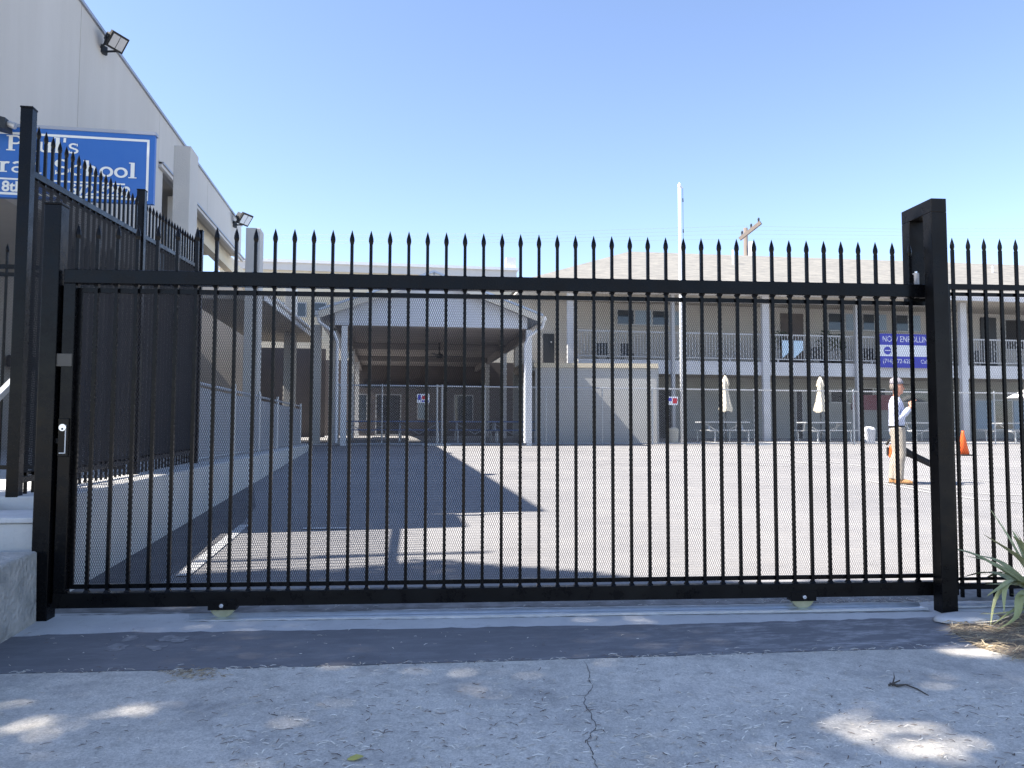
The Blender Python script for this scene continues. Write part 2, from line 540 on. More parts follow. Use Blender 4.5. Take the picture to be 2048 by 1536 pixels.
def thing(name, label, cat, loc=(0, 0, 0), rotz=0.0, group=None, local=False):
    o = bpy.data.objects.new(name, None)
    o.empty_display_size = 0.2
    COL.objects.link(o)
    o.location = tuple(float(x) for x in loc)
    o.rotation_euler = (0, 0, rotz)
    o['label'], o['category'] = label, cat
    if group:
        o['group'] = group
    if local or rotz:
        o['_local'] = 1
    return o
def tag(o, label, cat, group=None):
    o['label'], o['category'] = label, cat
    if group:
        o['group'] = group
    return o
def struct(o):
    o['kind'] = 'structure'
    return o
def copy_part(src, parent, loc=None):
    c = src.copy()
    COL.objects.link(c)
    c.parent = parent
    if loc is not None:
        c.location = loc
    return c
rng = random.Random(7)

# ------------------------------------------------------------------ ground and paving (all follow one gentle slope)
def sheet(name, outline, m, dz, parent=None, thick=0.05, sub=None):
    pts = [(x, y, gz(y) + dz) for x, y in outline]
    mb = MB().prism([(x, y, z - thick) for x, y, z in pts], (0, 0, thick))
    return mb.build(name, m, parent)
ys = [-400, -6, 30, 60, 600]
mb = MB()
for a, b in zip(ys[:-1], ys[1:]):
    mb.quad((-600, a, gz(a)), (600, a, gz(a)), (600, b, gz(b)), (-600, b, gz(b)))
ground = struct(mb.build('ground', M['lot']))

def edge_pts(px):
    return [(float(G(x, y)[0]), float(G(x, y)[1])) for x, y in px]
# lines across the drive, left to right
e_ap = edge_pts([(0, 1352), (500, 1340), (1000, 1326), (1450, 1312), (1730, 1303)])
e_st = edge_pts([(34, 1277), (239, 1268), (400, 1268), (1000, 1258), (1350, 1253), (1700, 1243)])
e_sv = edge_pts([(130, 1231), (500, 1228), (1000, 1219), (1860, 1206)])     # back edge of the clean part of the threshold
def extend(line, xl, xr):
    (xa, ya), (xb, yb) = line[0], line[1]
    (xc, yc), (xd, yd) = line[-2], line[-1]
    out = []
    if xl is not None:
        out.append((xl, ya + (yb - ya) / (xb - xa) * (xl - xa)))
    out += line
    if xr is not None:
        out.append((xr, yd + (yd - yc) / (xd - xc) * (xr - xd)))
    return out
def wobble(line, step=0.07, amp=0.006, seed=1):
    r = random.Random(seed)
    out = []
    for (xa, ya), (xb, yb) in zip(line[:-1], line[1:]):
        n = max(1, int(math.hypot(xb - xa, yb - ya) / step))
        for k in range(n):
            f = k / n
            out.append((xa + (xb - xa) * f, ya + (yb - ya) * f + r.uniform(-amp, amp)))
    out.append(line[-1])
    return out
bed_edge = edge_pts([(2120, 1375), (2048, 1324), (1960, 1302), (1905, 1268), (1893, 1243)])   # soil bed outline on the drive side
l_ap = wobble(extend(e_ap, -9, None), seed=2)
l_ap2 = [(x, y - 0.018) for x, y in wobble(extend(e_ap, -9, None), seed=3)]
l_st = wobble(extend(e_st, -9, 3.45), amp=0.013, seed=4)
xr_ = bed_edge[2]
apron_out = [(-9, -5.5)] + [(9, -5.5), (9, 2.2)] + bed_edge[:3] + l_ap2[::-1]
joint = sheet('joint_bed', [(-9, 3.4), (4.4, 3.2), (4.4, 4.3), (-9, 4.9)], M['joint'], 0.003, thick=0.02)
struct(joint)
apron = struct(sheet('driveway', apron_out, M['apron'], 0.014, thick=0.012))
strip = struct(sheet('asphalt_strip', l_ap + [bed_edge[2], bed_edge[3]] + l_st[::-1], M['strip'], 0.012, thick=0.01))
l_sv = wobble(extend(e_sv, -2.05, 5.2), amp=0.01, seed=5)
thr = struct(sheet('threshold', [(x, y - 0.004) for x, y in l_st if x > -2.1] + [bed_edge[3], bed_edge[4], (5.2, 4.2)] + l_sv[::-1], M['thresh'], 0.010, thick=0.008))
thr2 = struct(sheet('threshold_back', [(x, y - 0.002) for x, y in l_sv] + [(5.2, 5.35), (3.6, 5.3), (-2.1, 5.62)], M['thresh_dirty'], 0.006, thick=0.005))
# a crack across the driveway, as an open sliver with dirt in it
ck = [(1168, 1328), (1182, 1352), (1178, 1368), (1186, 1383), (1172, 1398), (1168, 1415), (1180, 1432), (1186, 1446), (1192, 1462), (1180, 1478), (1176, 1492), (1184, 1508), (1186, 1525), (1196, 1545), (1190, 1580)]
mb = MB()
cl = []
for (xa, ya), (xb, yb) in zip(ck[:-1], ck[1:]):
    for k in range(4):
        f = k / 4
        p = G(xa + (xb - xa) * f + rng.uniform(-2.5, 2.5), ya + (yb - ya) * f)
        cl.append((p[0], p[1], rng.uniform(0.0008, 0.0026)))
for (xa, ya, wa), (xb, yb, wb) in zip(cl[:-1], cl[1:]):
    mb.quad((xa - wa, ya, gz(ya) + .0158), (xa + wa, ya, gz(ya) + .0158), (xb + wb, yb, gz(yb) + .0158), (xb - wb, yb, gz(yb) + .0158))
for i in (16, 22, 34, 40):
    x, y, w = cl[i]
    dx = rng.choice((-1, 1)) * rng.uniform(.04, .09)
    mb.quad((x, y - .002, gz(y) + .0162), (x + dx, y + .012, gz(y) + .0162), (x + dx, y + .0135, gz(y) + .0162), (x, y + .002, gz(y) + .0162))
mb.build('crack', M['crack'], apron)
# old painted-out marks on the dark strip
for pts in ([(238, 1284), (262, 1272), (285, 1274), (270, 1286), (250, 1290)], [(300, 1282), (330, 1274), (385, 1276), (384, 1288), (345, 1290), (318, 1288)], [(206, 1303), (232, 1292), (264, 1294), (256, 1304), (226, 1308)], [(280, 1294), (312, 1296), (342, 1294), (325, 1304), (302, 1308), (292, 1300)]):
    pl = [G(x, y) for x, y in pts]
    cx_, cy_ = sum(p[0] for p in pl) / len(pl), sum(p[1] for p in pl) / len(pl)
    rag = []
    for i_ in range(len(pl)):
        a_, b_ = pl[i_], pl[(i_ + 1) % len(pl)]
        for f_ in (0, .25, .5, .75):
            x_, y_ = a_[0] + (b_[0] - a_[0]) * f_, a_[1] + (b_[1] - a_[1]) * f_
            k_ = rng.uniform(.55, 1.12)
            rag.append((cx_ + (x_ - cx_) * k_, cy_ + (y_ - cy_) * k_, gz(y_) + .0142))
    mbp = MB()
    for i_ in range(len(rag)):
        mbp.poly([(cx_, cy_, gz(cy_) + .0142), rag[i_], rag[(i_ + 1) % len(rag)]])
    mbp.build('faded_paint', M['fadedp'], strip)
# dark seal along the retaining wall, painted lines and short pale strips in the lot
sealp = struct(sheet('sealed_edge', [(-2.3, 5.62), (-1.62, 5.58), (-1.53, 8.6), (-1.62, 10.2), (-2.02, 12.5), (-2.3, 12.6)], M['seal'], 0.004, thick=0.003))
def line_on_lot(pts, w, name='pale_line'):
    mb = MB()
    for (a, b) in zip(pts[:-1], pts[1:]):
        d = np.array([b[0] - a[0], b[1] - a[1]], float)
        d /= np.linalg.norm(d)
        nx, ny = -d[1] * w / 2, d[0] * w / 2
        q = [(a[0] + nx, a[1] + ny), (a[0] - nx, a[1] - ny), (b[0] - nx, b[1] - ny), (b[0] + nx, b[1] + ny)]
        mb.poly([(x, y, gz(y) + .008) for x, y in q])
    return mb.build(name, M['lot_white'], ground)
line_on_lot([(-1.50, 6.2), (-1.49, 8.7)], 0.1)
line_on_lot([G(605, 1058)[:2], G(702, 1057)[:2]], 0.1)  # short pale strip across the lot
line_on_lot([G(958, 1028)[:2], G(1045, 1026)[:2]], 0.06)  # narrower pale strip farther back
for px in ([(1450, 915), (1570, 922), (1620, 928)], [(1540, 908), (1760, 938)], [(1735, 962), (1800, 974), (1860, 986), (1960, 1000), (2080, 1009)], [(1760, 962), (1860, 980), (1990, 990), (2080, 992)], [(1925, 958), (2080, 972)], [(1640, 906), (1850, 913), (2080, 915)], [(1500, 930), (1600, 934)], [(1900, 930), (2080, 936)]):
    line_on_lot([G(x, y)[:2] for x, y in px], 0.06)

# ------------------------------------------------------------------ the sliding gate
GA = R(-4.6)
GO = np.array([0.845, 4.85, 0.0])
gdir = np.array([math.cos(GA), math.sin(GA), 0])
gnor = np.array([-gdir[1], gdir[0], 0])
gate = thing('sliding_gate', 'wide black steel sliding gate with spear-topped pickets and diamond mesh across the driveway', 'gate', GO, GA)
MB().box(-2.805, 2.86, -.032, .032, 2.033, 2.12).build('top_rail', M['black'], gate, bevel=.004)
MB().box(-2.805, 2.86, -.032, .032, .08, .168).build('bottom_rail', M['black_dust'], gate, bevel=.004)
MB().box(-2.805, -2.733, -.031, .031, .168, 2.033).build('stile', M['black'], gate, bevel=.004)
MB().box(2.788, 2.86, -.031, .031, .168, 2.033).build('stile', M['black'], gate, bevel=.004)
def picket_mesh(h0, h1, w=.0095, tip=.095, fin_w=.0155):
    mb = MB().box(-w, w, -w, w, h0, h1 + .004)
    if h0 == .16:
        for za, zb_ in ((2.034, 2.02), (.167, .181), (2.119, 2.127)):
            c = [(-.017, -.017, za), (.017, -.017, za), (.017, .017, za), (-.017, .017, za)]
            d = [(x * .6, y * .6, zb_) for x, y, _ in c]
            mb.hexa(c + d if zb_ > za else d + c)
    return mb.mesh('picket', M['black'])
def finial_mesh(h1, tip=.093, fw=.0155):
    mb = MB()
    prof = [(0.0, .0098), (.012, .0125), (.026, fw), (.042, fw * .93), (.066, fw * .55), (tip, .0008)]
    rings = []
    for z, r_ in prof:
        rings.append(((0, 0, h1 + z), (r_, 0, 0), (0, r_ * .8, 0)))
    n = 8
    for c, a, b in rings:
        for k in range(n):
            t_ = 2 * math.pi * (k + .5) / n
            mb.v.append((a[0] * math.cos(t_) * 1.05, b[1] * math.sin(t_) * 1.05, c[2]))
    for i in range(len(rings) - 1):
        for k in range(n):
            q = i * n
            mb.f.append((q + k, q + (k + 1) % n, q + n + (k + 1) % n, q + n + k))
    mb.f.append(tuple(range(n - 1, -1, -1)))
    mb.f.append(tuple((len(rings) - 1) * n + k for k in range(n)))
    return mb.mesh('finial', M['black'])
pk, fn = picket_mesh(.16, 2.312), finial_mesh(2.312)
def add_picket(parent, loc, pm, fm=None):
    o = bpy.data.objects.new('picket', pm)
    COL.objects.link(o)
    o.parent = parent
    o.location = loc
    if fm:
        f = bpy.data.objects.new('finial', fm)
        COL.objects.link(f)
        f.parent = o
    return o
for k in range(-7, 39):
    add_picket(gate, (-1.911 + k * .1187, rng.uniform(-.001, .001), 0), pk, fn)
mf = MB().box(-2.733, 2.788, .012, .032, 1.984, 2.012).box(-2.733, 2.788, .012, .032, .186, .212)
mf.box(-2.733, -2.71, .012, .030, .212, 1.984).box(2.765, 2.788, .012, .030, .212, 1.984)
mf.build('mesh_frame', M['black'], gate)
diamond_mesh('mesh_panel', M['mesh'], gate, -2.72, 2.775, .2, 2.0, .0129, .0322, .0024, .0028, (0, .022, 0), (1, 0, 0), (0, 1, 0))
# wheels
for s in (-1.82, 1.81):
    br = MB()
    br.box(s - .083, s + .083, -.037, -.0325, .058, .12).box(s - .083, s + .083, .0325, .037, .058, .12)
    br.box(s - .083, s - .079, -.0325, .0325, .058, .079).box(s + .079, s + .083, -.0325, .0325, .058, .079)
    bro = br.build('wheel_bracket', M['black_dust'], gate, bevel=.002)
    mb = MB()
    n = 40
    prof = [(-.022, .055), (-.022, .078), (-.012, .078), (0, .068), (.012, .078), (.022, .078), (.022, .055)]
    for j, (y, r_) in enumerate(prof):
        for k in range(n):
            a = 2 * math.pi * k / n
            mb.v.append((s + r_ * math.cos(a), y, .1 + r_ * math.sin(a)))
    for j in range(len(prof) - 1):
        for k in range(n):
            mb.f.append((j * n + k, j * n + (k + 1) % n, (j + 1) * n + (k + 1) % n, (j + 1) * n + k))
    mb.f.append(tuple(range(n - 1, -1, -1)))
    mb.f.append(tuple((len(prof) - 1) * n + k for k in range(n)))
    wh = mb.build('wheel', M['brass'], gate)
    wh.location.z = -.012
    b = MB().tube([(s, -.05, .092), (s, -.036, .092)], .013, 6)
    b.tube([(s, -.056, .092), (s, -.05, .092)], .007, 8)
    b.build('axle_bolt', M['chrome'], wh).location.z = .006
# lock side of the gate
MB().box(-2.86, -2.735, -.046, -.0325, 1.523, 1.601).build('latch_plate', M['olive'], gate, bevel=.002)
lb = MB().box(-2.797, -2.738, -.048, -.032, .98, 1.21).build('lock_box', M['black'], gate, bevel=.003)
MB().tube([(-2.768, -.06, 1.155), (-2.768, -.047, 1.155)], .021, 20).build('lock_cylinder', M['chrome'], lb, smooth=False)
MB().tube([(-2.768, -.0625, 1.147), (-2.768, -.0595, 1.147)], .006, 8).build('keyhole', M['dark'], lb)
MB().bar((-2.752, -.052, 1.17), (-2.752, -.052, 1.0), .004, .006).bar((-2.786, -.052, 1.002), (-2.752, -.052, 1.002), .004, .006).build('lock_trim', M['frame_al'], lb)
MB().box(-2.83, -2.797, -.02, .01, 1.06, 1.09).build('lock_bolt', M['rubber'], lb)

post = thing('gate_post', 'square black latch post with flat cap at the left end of the sliding gate', 'post', GO, GA)
MB().box(-2.922, -2.822, -.055, .05, -.02, 2.512).build('shaft', M['black'], post, bevel=.005)
MB().box(-2.925, -2.819, -.058, .053, 2.512, 2.524).build('cap', M['black'], post, bevel=.003)
MB().box(-2.83, -2.8, .035, .05, .1, 2.03).build('stop_channel', M['black_dust'], post)

gp = thing('guide_post', 'tall black inverted-U guide post that the gate slides through, at its right end', 'post', GO, GA)
MB().box(2.652, 2.756, -.17, -.075, -.02, 2.57).build('front_leg', M['black_dust'], gp, bevel=.004)
MB().box(2.652, 2.756, .075, .165, 2.0, 2.57).build('back_leg', M['black_dust'], gp, bevel=.004)
MB().box(2.652, 2.756, -.17, .165, 2.57, 2.66).build('crosspiece', M['black_dust'], gp, bevel=.004)
ro = MB().tube([(2.675, .052, 2.115), (2.675, .052, 2.21)], .02, 16).build('guide_roller', M['grey_pl'], gp, smooth=False)
MB().tube([(2.675, .052, 2.2105), (2.675, .052, 2.222)], .009, 8).build('roller_bolt', M['chrome'], ro)
MB().box(2.64, 2.655, .045, .06, 2.08, 2.20).build('roller_bracket', M['black'], gp)

# ground track
tr = thing('gate_track', 'galvanised steel track plate on the ground under the sliding gate', 'track', GO, GA)
tz = .0115
MB().box(-2.02, 2.6, -.085, .07, tz - .006, tz + .001).build('plate', M['zinc'], tr)
MB().prism([(-2.02, -.018, tz + .001), (-2.02, .018, tz + .001), (-2.02, 0, tz + .02)], (4.62, 0, 0)).build('track_ridge', M['zinc'], tr)
MB().box(-1.95, 2.6, -.108, -.09, tz - .006, tz + .007).build('edge_angle', M['zinc'], tr)
MB().box(2.77, 4.6, -.06, .02, tz - .006, tz + .004).build('plate', M['zinc'], tr)

def gl(s_, y_, z_):
    q = GO + gdir * s_ + gnor * y_
    return (q[0], q[1], z_ + gz(q[1]))
for yo, wdt, seed, a0, a1 in ((-.118, .007, 31, -2.02, 2.62), (.078, .012, 32, -2.8, 2.64), (.13, .008, 33, -2.8, 2.64)):
    r_ = random.Random(seed)
    mb = MB()
    prev = None
    for k in range(121):
        s_ = a0 + (a1 - a0) * k / 120
        y_ = yo + r_.uniform(-.003, .003) + .006 * math.sin(s_ * 3 + seed)
        w_ = wdt * r_.choice((.15, .5, .8, 1.0, 1.3)) / 2
        cur = (gl(s_, y_ - w_, .0118), gl(s_, y_ + w_, .0118))
        if prev:
            mb.quad(prev[0], cur[0], cur[1], prev[1])
        prev = cur
    mb.build('joint_line', M['crack'], thr)
# ------------------------------------------------------------------ picket fence right of the gate
fr = thing('picket_fence', 'black picket fence panel with mesh right of the guide post, behind the spiky plant', 'fence', GO + gnor * .25, GA)
pk2, fn2 = picket_mesh(-.02, 2.42), finial_mesh(2.42)
for k in range(16):
    add_picket(fr, (2.955 + .1187 * k, 0, 0), pk2, fn2)
MB().box(2.9, 4.9, -.018, .018, 2.14, 2.18).build('rail', M['black'], fr, bevel=.002)
MB().box(2.9, 4.9, -.018, .018, .06, .1).build('rail', M['black'], fr, bevel=.002)
MB().box(2.9, 4.9, .011, .028, 2.1, 2.125).build('mesh_frame', M['black'], fr)
MB().box(2.9, 4.9, .011, .028, .115, .135).build('mesh_frame', M['black'], fr)
diamond_mesh('mesh_panel', M['mesh'], fr, 2.9, 4.9, .13, 2.11, .0129, .0322, .0024, .0028, (0, .02, 0), (1, 0, 0), (0, 1, 0))
MB().box(4.9, 4.98, -.04, .04, -.05, 2.6).build('post', M['black'], fr)

# ------------------------------------------------------------------ retaining wall and the fence on it
WX, WT = -2.13, .70
rw = thing('retaining_wall', 'long pale concrete retaining wall along the left edge of the lot', 'wall', (WX, 5.5, gz(5.5)))
MB().box(WX - .42, WX, 5.62, 22.6, -.15, WT).build('wall', M['wallconc'], rw, bevel=.012)
MB().box(WX - .4, WX + .03, 5.13, 5.617, -.15, .575).build('wall_step', M['wallconc'], rw, bevel=.01)
MB().box(WX - .4, WX + .05, 5.11, 5.612, .578, .612).build('step_cap', M['thresh'], rw, bevel=.008)
walk = struct(MB().box(-12, WX - .42, 5.0, 30, -.1, WT - .035).build('walkway', M['thresh']))
wb = tag(MB().hexa([(-6, 2.0, -.2), (-2.02, 2.0, -.2), (-2.02, 5.03, -.2), (-6, 5.03, -.2), (-6, 2.0, .36), (-2.035, 2.0, .37), (-2.035, 5.03, .425), (-6, 5.03, .425)]).build('concrete_block', M['block'], bevel=.015), 'rough patched concrete wall end left of the latch post', 'wall')

lf = thing('picket_fence', 'tall black picket and mesh fence on the retaining wall, running back on the left', 'fence', (-2.45, 5.65, WT))
FX = -2.45
posts = [(5.66, 3.33, .36), (8.13, 3.52, .62), (10.56, 3.73, .68)]
for i, (y, zt, zb_) in enumerate(posts):
    w = .038
    po = MB().box(FX - w, FX + w, y - w, y + w, zb_, zt).build('post', M['black'], lf, bevel=.003)
    MB().box(FX - w - .003, FX + w + .003, y - w - .003, y + w + .003, zt, zt + .012).build('cap', M['black'], po, bevel=.002)
def zl(y, a, b):
    return a + (b - a) * (y - 5.66) / (10.56 - 5.66)
for (ya, _, _), (yb, _, _) in zip(posts[:-1], posts[1:]):
    a, b = ya + .04, yb - .04
    for (z0, z1, th) in ((2.90, 3.24, .045), (.80, .86, .04)):
        MB().bar((FX, a, zl(a, z0, z1)), (FX, b, zl(b, z0, z1)), .04, th).build('rail', M['black'], lf, bevel=.002)
    MB().bar((FX - .012, a, zl(a, 2.86, 3.2)), (FX - .012, b, zl(b, 2.86, 3.2)), .016, .02).build('mesh_frame', M['black'], lf)
    MB().bar((FX - .012, a, zl(a, .835, .89)), (FX - .012, b, zl(b, .835, .89)), .016, .02).build('mesh_frame', M['black'], lf)
    n = 19
    for k in range(1, n + 1):
        y = a + (b - a) * k / (n + 1)
        zb_, zt = zl(y, .69, .72), zl(y, 3.17, 3.52)
        mb = MB().box(-.0095, .0095, -.0095, .0095, 0, 1.0)
        key = 'lf_picket'
        if key not in bpy.data.meshes:
            pm = mb.mesh(key, M['black'])
            fmm = MB()
            fmm = finial_mesh(0)
            fmm.name = 'lf_finial'
        o = add_picket(lf, (0, y - 5.65, zb_ - WT), bpy.data.meshes[key])
        o.scale = (1, 1, zt - zb_)
        f = bpy.data.objects.new('finial', bpy.data.meshes['lf_finial'])
        COL.objects.link(f)
        f.parent = lf
        f.location = (0, y - 5.65, zt - WT)
    me_ = diamond_mesh('mesh_panel', M['mesh_d'], lf, a, b, (zl(a, .83, .885), zl(b, .83, .885)), (zl(a, 2.87, 3.21), zl(b, 2.87, 3.21)), .0129, .0322, .0022, .0022, (.0125, -5.65, -WT), (0, 1, 0), (1, 0, 0))

# pedestrian gate seen past the tall post
pg = thing('pedestrian_gate', 'black picket walkway gate behind the tall corner post at the left edge', 'gate', (-4.6, 8.3, WT - .035))
y = 8.3
zp = WT - .035
MB().box(-6.6, -2.6, y - .02, y + .02, zp + 2.06, zp + 2.1).build('rail', M['black'], pg)
MB().box(-6.6, -2.6, y - .02, y + .02, zp + 1.985, zp + 2.02).build('rail', M['black'], pg)
MB().box(-6.6, -2.6, y - .02, y + .02, zp + .08, zp + .12).build('rail', M['black'], pg)
pk3, fn3 = picket_mesh(.05, 2.22), finial_mesh(2.22)
for k in range(32):
    add_picket(pg, (-1.9 + k * .12, 0, 0), pk3, fn3)
MB().box(-4.35, -4.05, y - .05, y - .022, zp + .95, zp + 1.2).build('lock_panel', M['black'], pg)
MB().tube([(-4.15, y - .066, zp + 1.14), (-4.15, y - .05, zp + 1.14)], .022, 16).build('lock_cylinder', M['chrome'], pg)
diamond_mesh('mesh_panel', M['mesh'], pg, -2.0, 2.0, .1, 2.0, .0129, .0322, .0024, .0028, (0, .02, 0), (1, 0, 0), (0, 1, 0))
hr = thing('handrail', 'short sloping pale steel handrail beside the tall corner post at the left edge', 'handrail', (-3.3, 6.9, WT - .035))
a_, b_ = PX(-60, 850, -3.05), PX(32, 757, -3.05)
MB().bar(a_, b_, .05, .05).build('rail_bar', M['galv'], hr, bevel=.004)
MB().bar((b_[0], b_[1], b_[2] - .03), (b_[0], b_[1], zp), .045, .045).build('leg', M['galv'], hr)
MB().bar((a_[0], a_[1], a_[2] - .03), (a_[0], a_[1], zp), .045, .045).build('leg', M['galv'], hr)

# grey slatted fence further back
sf = thing('slatted_fence', 'grey slatted chain-link fence on the retaining wall beyond the black fence', 'fence', (FX, 10.7, WT))
mb = MB()
yy = 10.75
while yy < 22.8:
    mb.box(FX - .006, FX + .006, yy, yy + .062, WT + .03, 1.69 + .006 * rng.uniform(-1, 1))
    yy += .075
so = mb.build('slats', M['slat'], sf)
so['kind'] = 'stuff'
MB().tube([(FX, 10.7, 1.74), (FX, 22.9, 1.78)], .022, 8).build('top_rail', M['galv'], sf)
MB().tube([(FX, 10.7, WT + .05), (FX, 22.9, WT + .03)], .015, 6).build('bottom_rail', M['galv'], sf)
for y in (13.1, 15.6, 18.1, 20.5, 22.85):
    MB().tube([(FX, y, WT - .02), (FX, y, 1.86)], .03, 8).build('post', M['galv'], sf)

# ------------------------------------------------------------------ left building
BX = -5.0
lbld = thing('school_building', 'tall greige stucco building with open porch along the left side', 'building', (BX, 18, WT - .035))
ZR = 8.08
joints = [8.95, 13.23, 17.65, 22.27, 27.3]
for i, (a, b) in enumerate(zip(joints[:-1], joints[1:])):
    zlow = 4.3 if i < 2 else 6.98
    MB().box(BX - .25, BX, a + .008, b - .008, zlow, ZR - .03).build('wall_panel', M['stucco'], lbld, bevel=.006)
MB().box(BX - .24, BX - .02, 8.97, 27.28, 7.0, ZR - .035).build('wall_core', M['trim'], lbld)
MB().box(BX - .3, BX + .035, 8.93, 27.33, ZR - .028, ZR + .03).build('coping', M['coping'], lbld)
MB().box(-14, BX - .3, 8.97, 27.28, ZR - .5, ZR - .1).build('roof', M['coping'], lbld)
# header trim under the parapet, soffit, inner beam
for a, b in ((17.68, 27.5),):
    MB().box(BX - .02, BX + .06, a, b, 6.86, 6.975).build('header_trim', M['trim'], lbld)
    MB().box(BX + .002, BX + .1, a, b + .05, 6.93, 6.972).build('header_trim', M['coping'], lbld)
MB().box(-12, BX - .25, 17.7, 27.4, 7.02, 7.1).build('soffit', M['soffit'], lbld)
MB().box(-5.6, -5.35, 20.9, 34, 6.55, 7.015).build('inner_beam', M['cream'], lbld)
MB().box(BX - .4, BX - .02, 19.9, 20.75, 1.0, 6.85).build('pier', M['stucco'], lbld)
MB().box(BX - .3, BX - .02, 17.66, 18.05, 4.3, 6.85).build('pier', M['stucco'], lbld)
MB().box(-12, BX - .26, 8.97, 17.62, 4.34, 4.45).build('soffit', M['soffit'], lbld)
MB().box(-12, -11.8, 8.9, 34, .6, 7.0).build('inner_wall', M['soffit'], lbld)
MB().box(-8.6, -8.35, 8.9, 34, .6, 5.2).build('inner_wall', M['soffit'], lbld)
MB().box(-12, BX - .3, 33, 33.3, .6, 7.0).build('inner_wall', M['soffit'], lbld)
MB().box(BX - .25, BX - .02, 9.0, 9.3, .6, 4.3).build('pier', M['stucco'], lbld)
MB().box(BX - .25, BX - .02, 17.3, 17.6, .6, 4.3).build('pier', M['stucco'], lbld)
# lower front wing (its right face stands just outside the frame)
MB().box(-13, BX - .02, 7.9, 8.93, 2.9, 6.9).build('front_wing', M['stucco'], lbld)
for (y0, y1, z0, z1) in ((11, 12.4, 2.0, 3.4), (14, 15.4, 2.0, 3.4), (22, 23.2, .7, 2.8), (25, 26.5, 1.9, 3.2)):
    wf = MB().box(-8.35, -8.3, y0, y1, z0, z1).build('window', M['frame_al'], lbld)
    MB().box(-8.3, -8.285, y0 + .06, y1 - .06, z0 + .06, z1 - .06).build('pane', M['glass'], wf)
MB().box(-8.3, -7.9, 18.6, 19.8, 2.5, 2.75).build('wall_unit', M['steel_dark'], lbld)
MB().box(-8.34, -8.2, 17.4, 17.7, 2.0, 2.9).build('notice_board', M['steel_dark'], lbld)
# free columns along the porch
for (x0, x1, py, X_, Yh) in ((348, 382, 290, 0, 13.55), (492, 521, 455, 0, 20.3), (570, 592, 575, 0, 27.9)):
    pl_, pr_ = P(x0, py, Yh), P(x1, py, Yh)
    zt = 6.1
    MB().box(pl_[0], pr_[0], Yh, Yh + .55, WT - .035, float(pl_[2])).build('column', M['stucco_col'], lbld, bevel=.012)
# walkway roof leading to the pavilion
MB().hexa([(-5.2, 20.9, 4.5), (-3.25, 20.9, 4.5), (-2.7, 31, 4.5), (-5.2, 31, 4.5), (-5.2, 20.9, 4.62), (-3.25, 20.9, 4.62), (-2.7, 31, 4.62), (-5.2, 31, 4.62)]).build('porch_roof', M['soffit'], lbld)
MB().bar((-3.2, 20.9, 4.6), (-2.65, 31, 4.6), .05, .24).build('porch_fascia', M['white'], lbld)
MB().tube([(-3.12, 20.9, 4.68), (-2.57, 31, 4.68)], .05, 8).build('gutter', M['white'], lbld)
MB().box(-3.4, -3.28, 20.8, 20.92, .9, 4.5).build('porch_post', M['white'], lbld)

for xa, xb, yy_ in ((621, 640, 25.6), (657, 669, 26.4)):
    pa_, pb_ = P(xa, 800, yy_), P(xb, 800, yy_)
    MB().box(pa_[0], pb_[0], yy_, yy_ + .3, .5, 4.5).build('porch_post', M['stucco_col'], lbld)
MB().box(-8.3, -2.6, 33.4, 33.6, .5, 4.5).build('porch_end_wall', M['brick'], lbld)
# floodlights
def floodlight(loc, label, sc, tilt=R(35), yaw=R(0)):
    t_ = thing('floodlight', label, 'light', loc, yaw, 'wall floodlights', local=True)
    def rt_(p):
        x, y, z = p
        return (x * math.cos(tilt) + z * math.sin(tilt), y, -x * math.sin(tilt) + z * math.cos(tilt))
    def rbox(mb, x0, x1, y0, y1, z0, z1, tap=1.0):
        c = [(x0, y0 * tap, z0 * tap), (x1, y0, z0), (x1, y1, z0), (x0, y1 * tap, z0 * tap), (x0, y0 * tap, z1 * tap), (x1, y0, z1), (x1, y1, z1), (x0, y1 * tap, z1 * tap)]
        mb.hexa([tuple(Vector(rt_(q)) * sc + Vector((.34 * sc, 0, .1 * sc))) for q in c])
        return mb
    rbox(MB(), -.16, .1, -.2, .2, -.15, .15, .6).build('housing', M['steel_dark'], t_)
    rbox(MB(), .1, .16, -.25, .25, -.2, .2).build('bezel', M['rubber'], t_)
    rbox(MB(), .158, .17, -.2, -.01, -.15, .15).build('lens', M['frame_al'], t_)
    rbox(MB(), .158, .17, .01, .2, -.15, .15).build('lens', M['frame_al'], t_)
    rbox(MB(), -.08, .0, -.12, -.115, -.0, .09).build('label_plate', M['frame_al'], t_)
    MB().bar((0, -.09 * sc, -.1 * sc), (.3 * sc, -.2 * sc, -.08 * sc), .03 * sc, .04 * sc).bar((0, .09 * sc, -.1 * sc), (.3 * sc, .2 * sc, -.08 * sc), .03 * sc, .04 * sc).bar((.3 * sc, -.21 * sc, -.08 * sc), (.34 * sc, -.21 * sc, .1 * sc), .03 * sc, .04 * sc).build('yoke', M['steel_dark'], t_)
    MB().box(0, .06 * sc, -.1 * sc, .1 * sc, -.2 * sc, 0).build('wall_plate', M['steel_dark'], t_)
    return t_
p = PX(205, 92, BX)
floodlight(p, 'larger black floodlight high on the greige wall near the top left', .72, yaw=R(-28))
p = PX(468, 404, BX)
floodlight((BX + .002, p[1], min(p[2], 8.0) - .15 if p[2] > 8.0 else p[2]), 'smaller black floodlight near the far end of the greige wall', 1.0, yaw=R(-28))
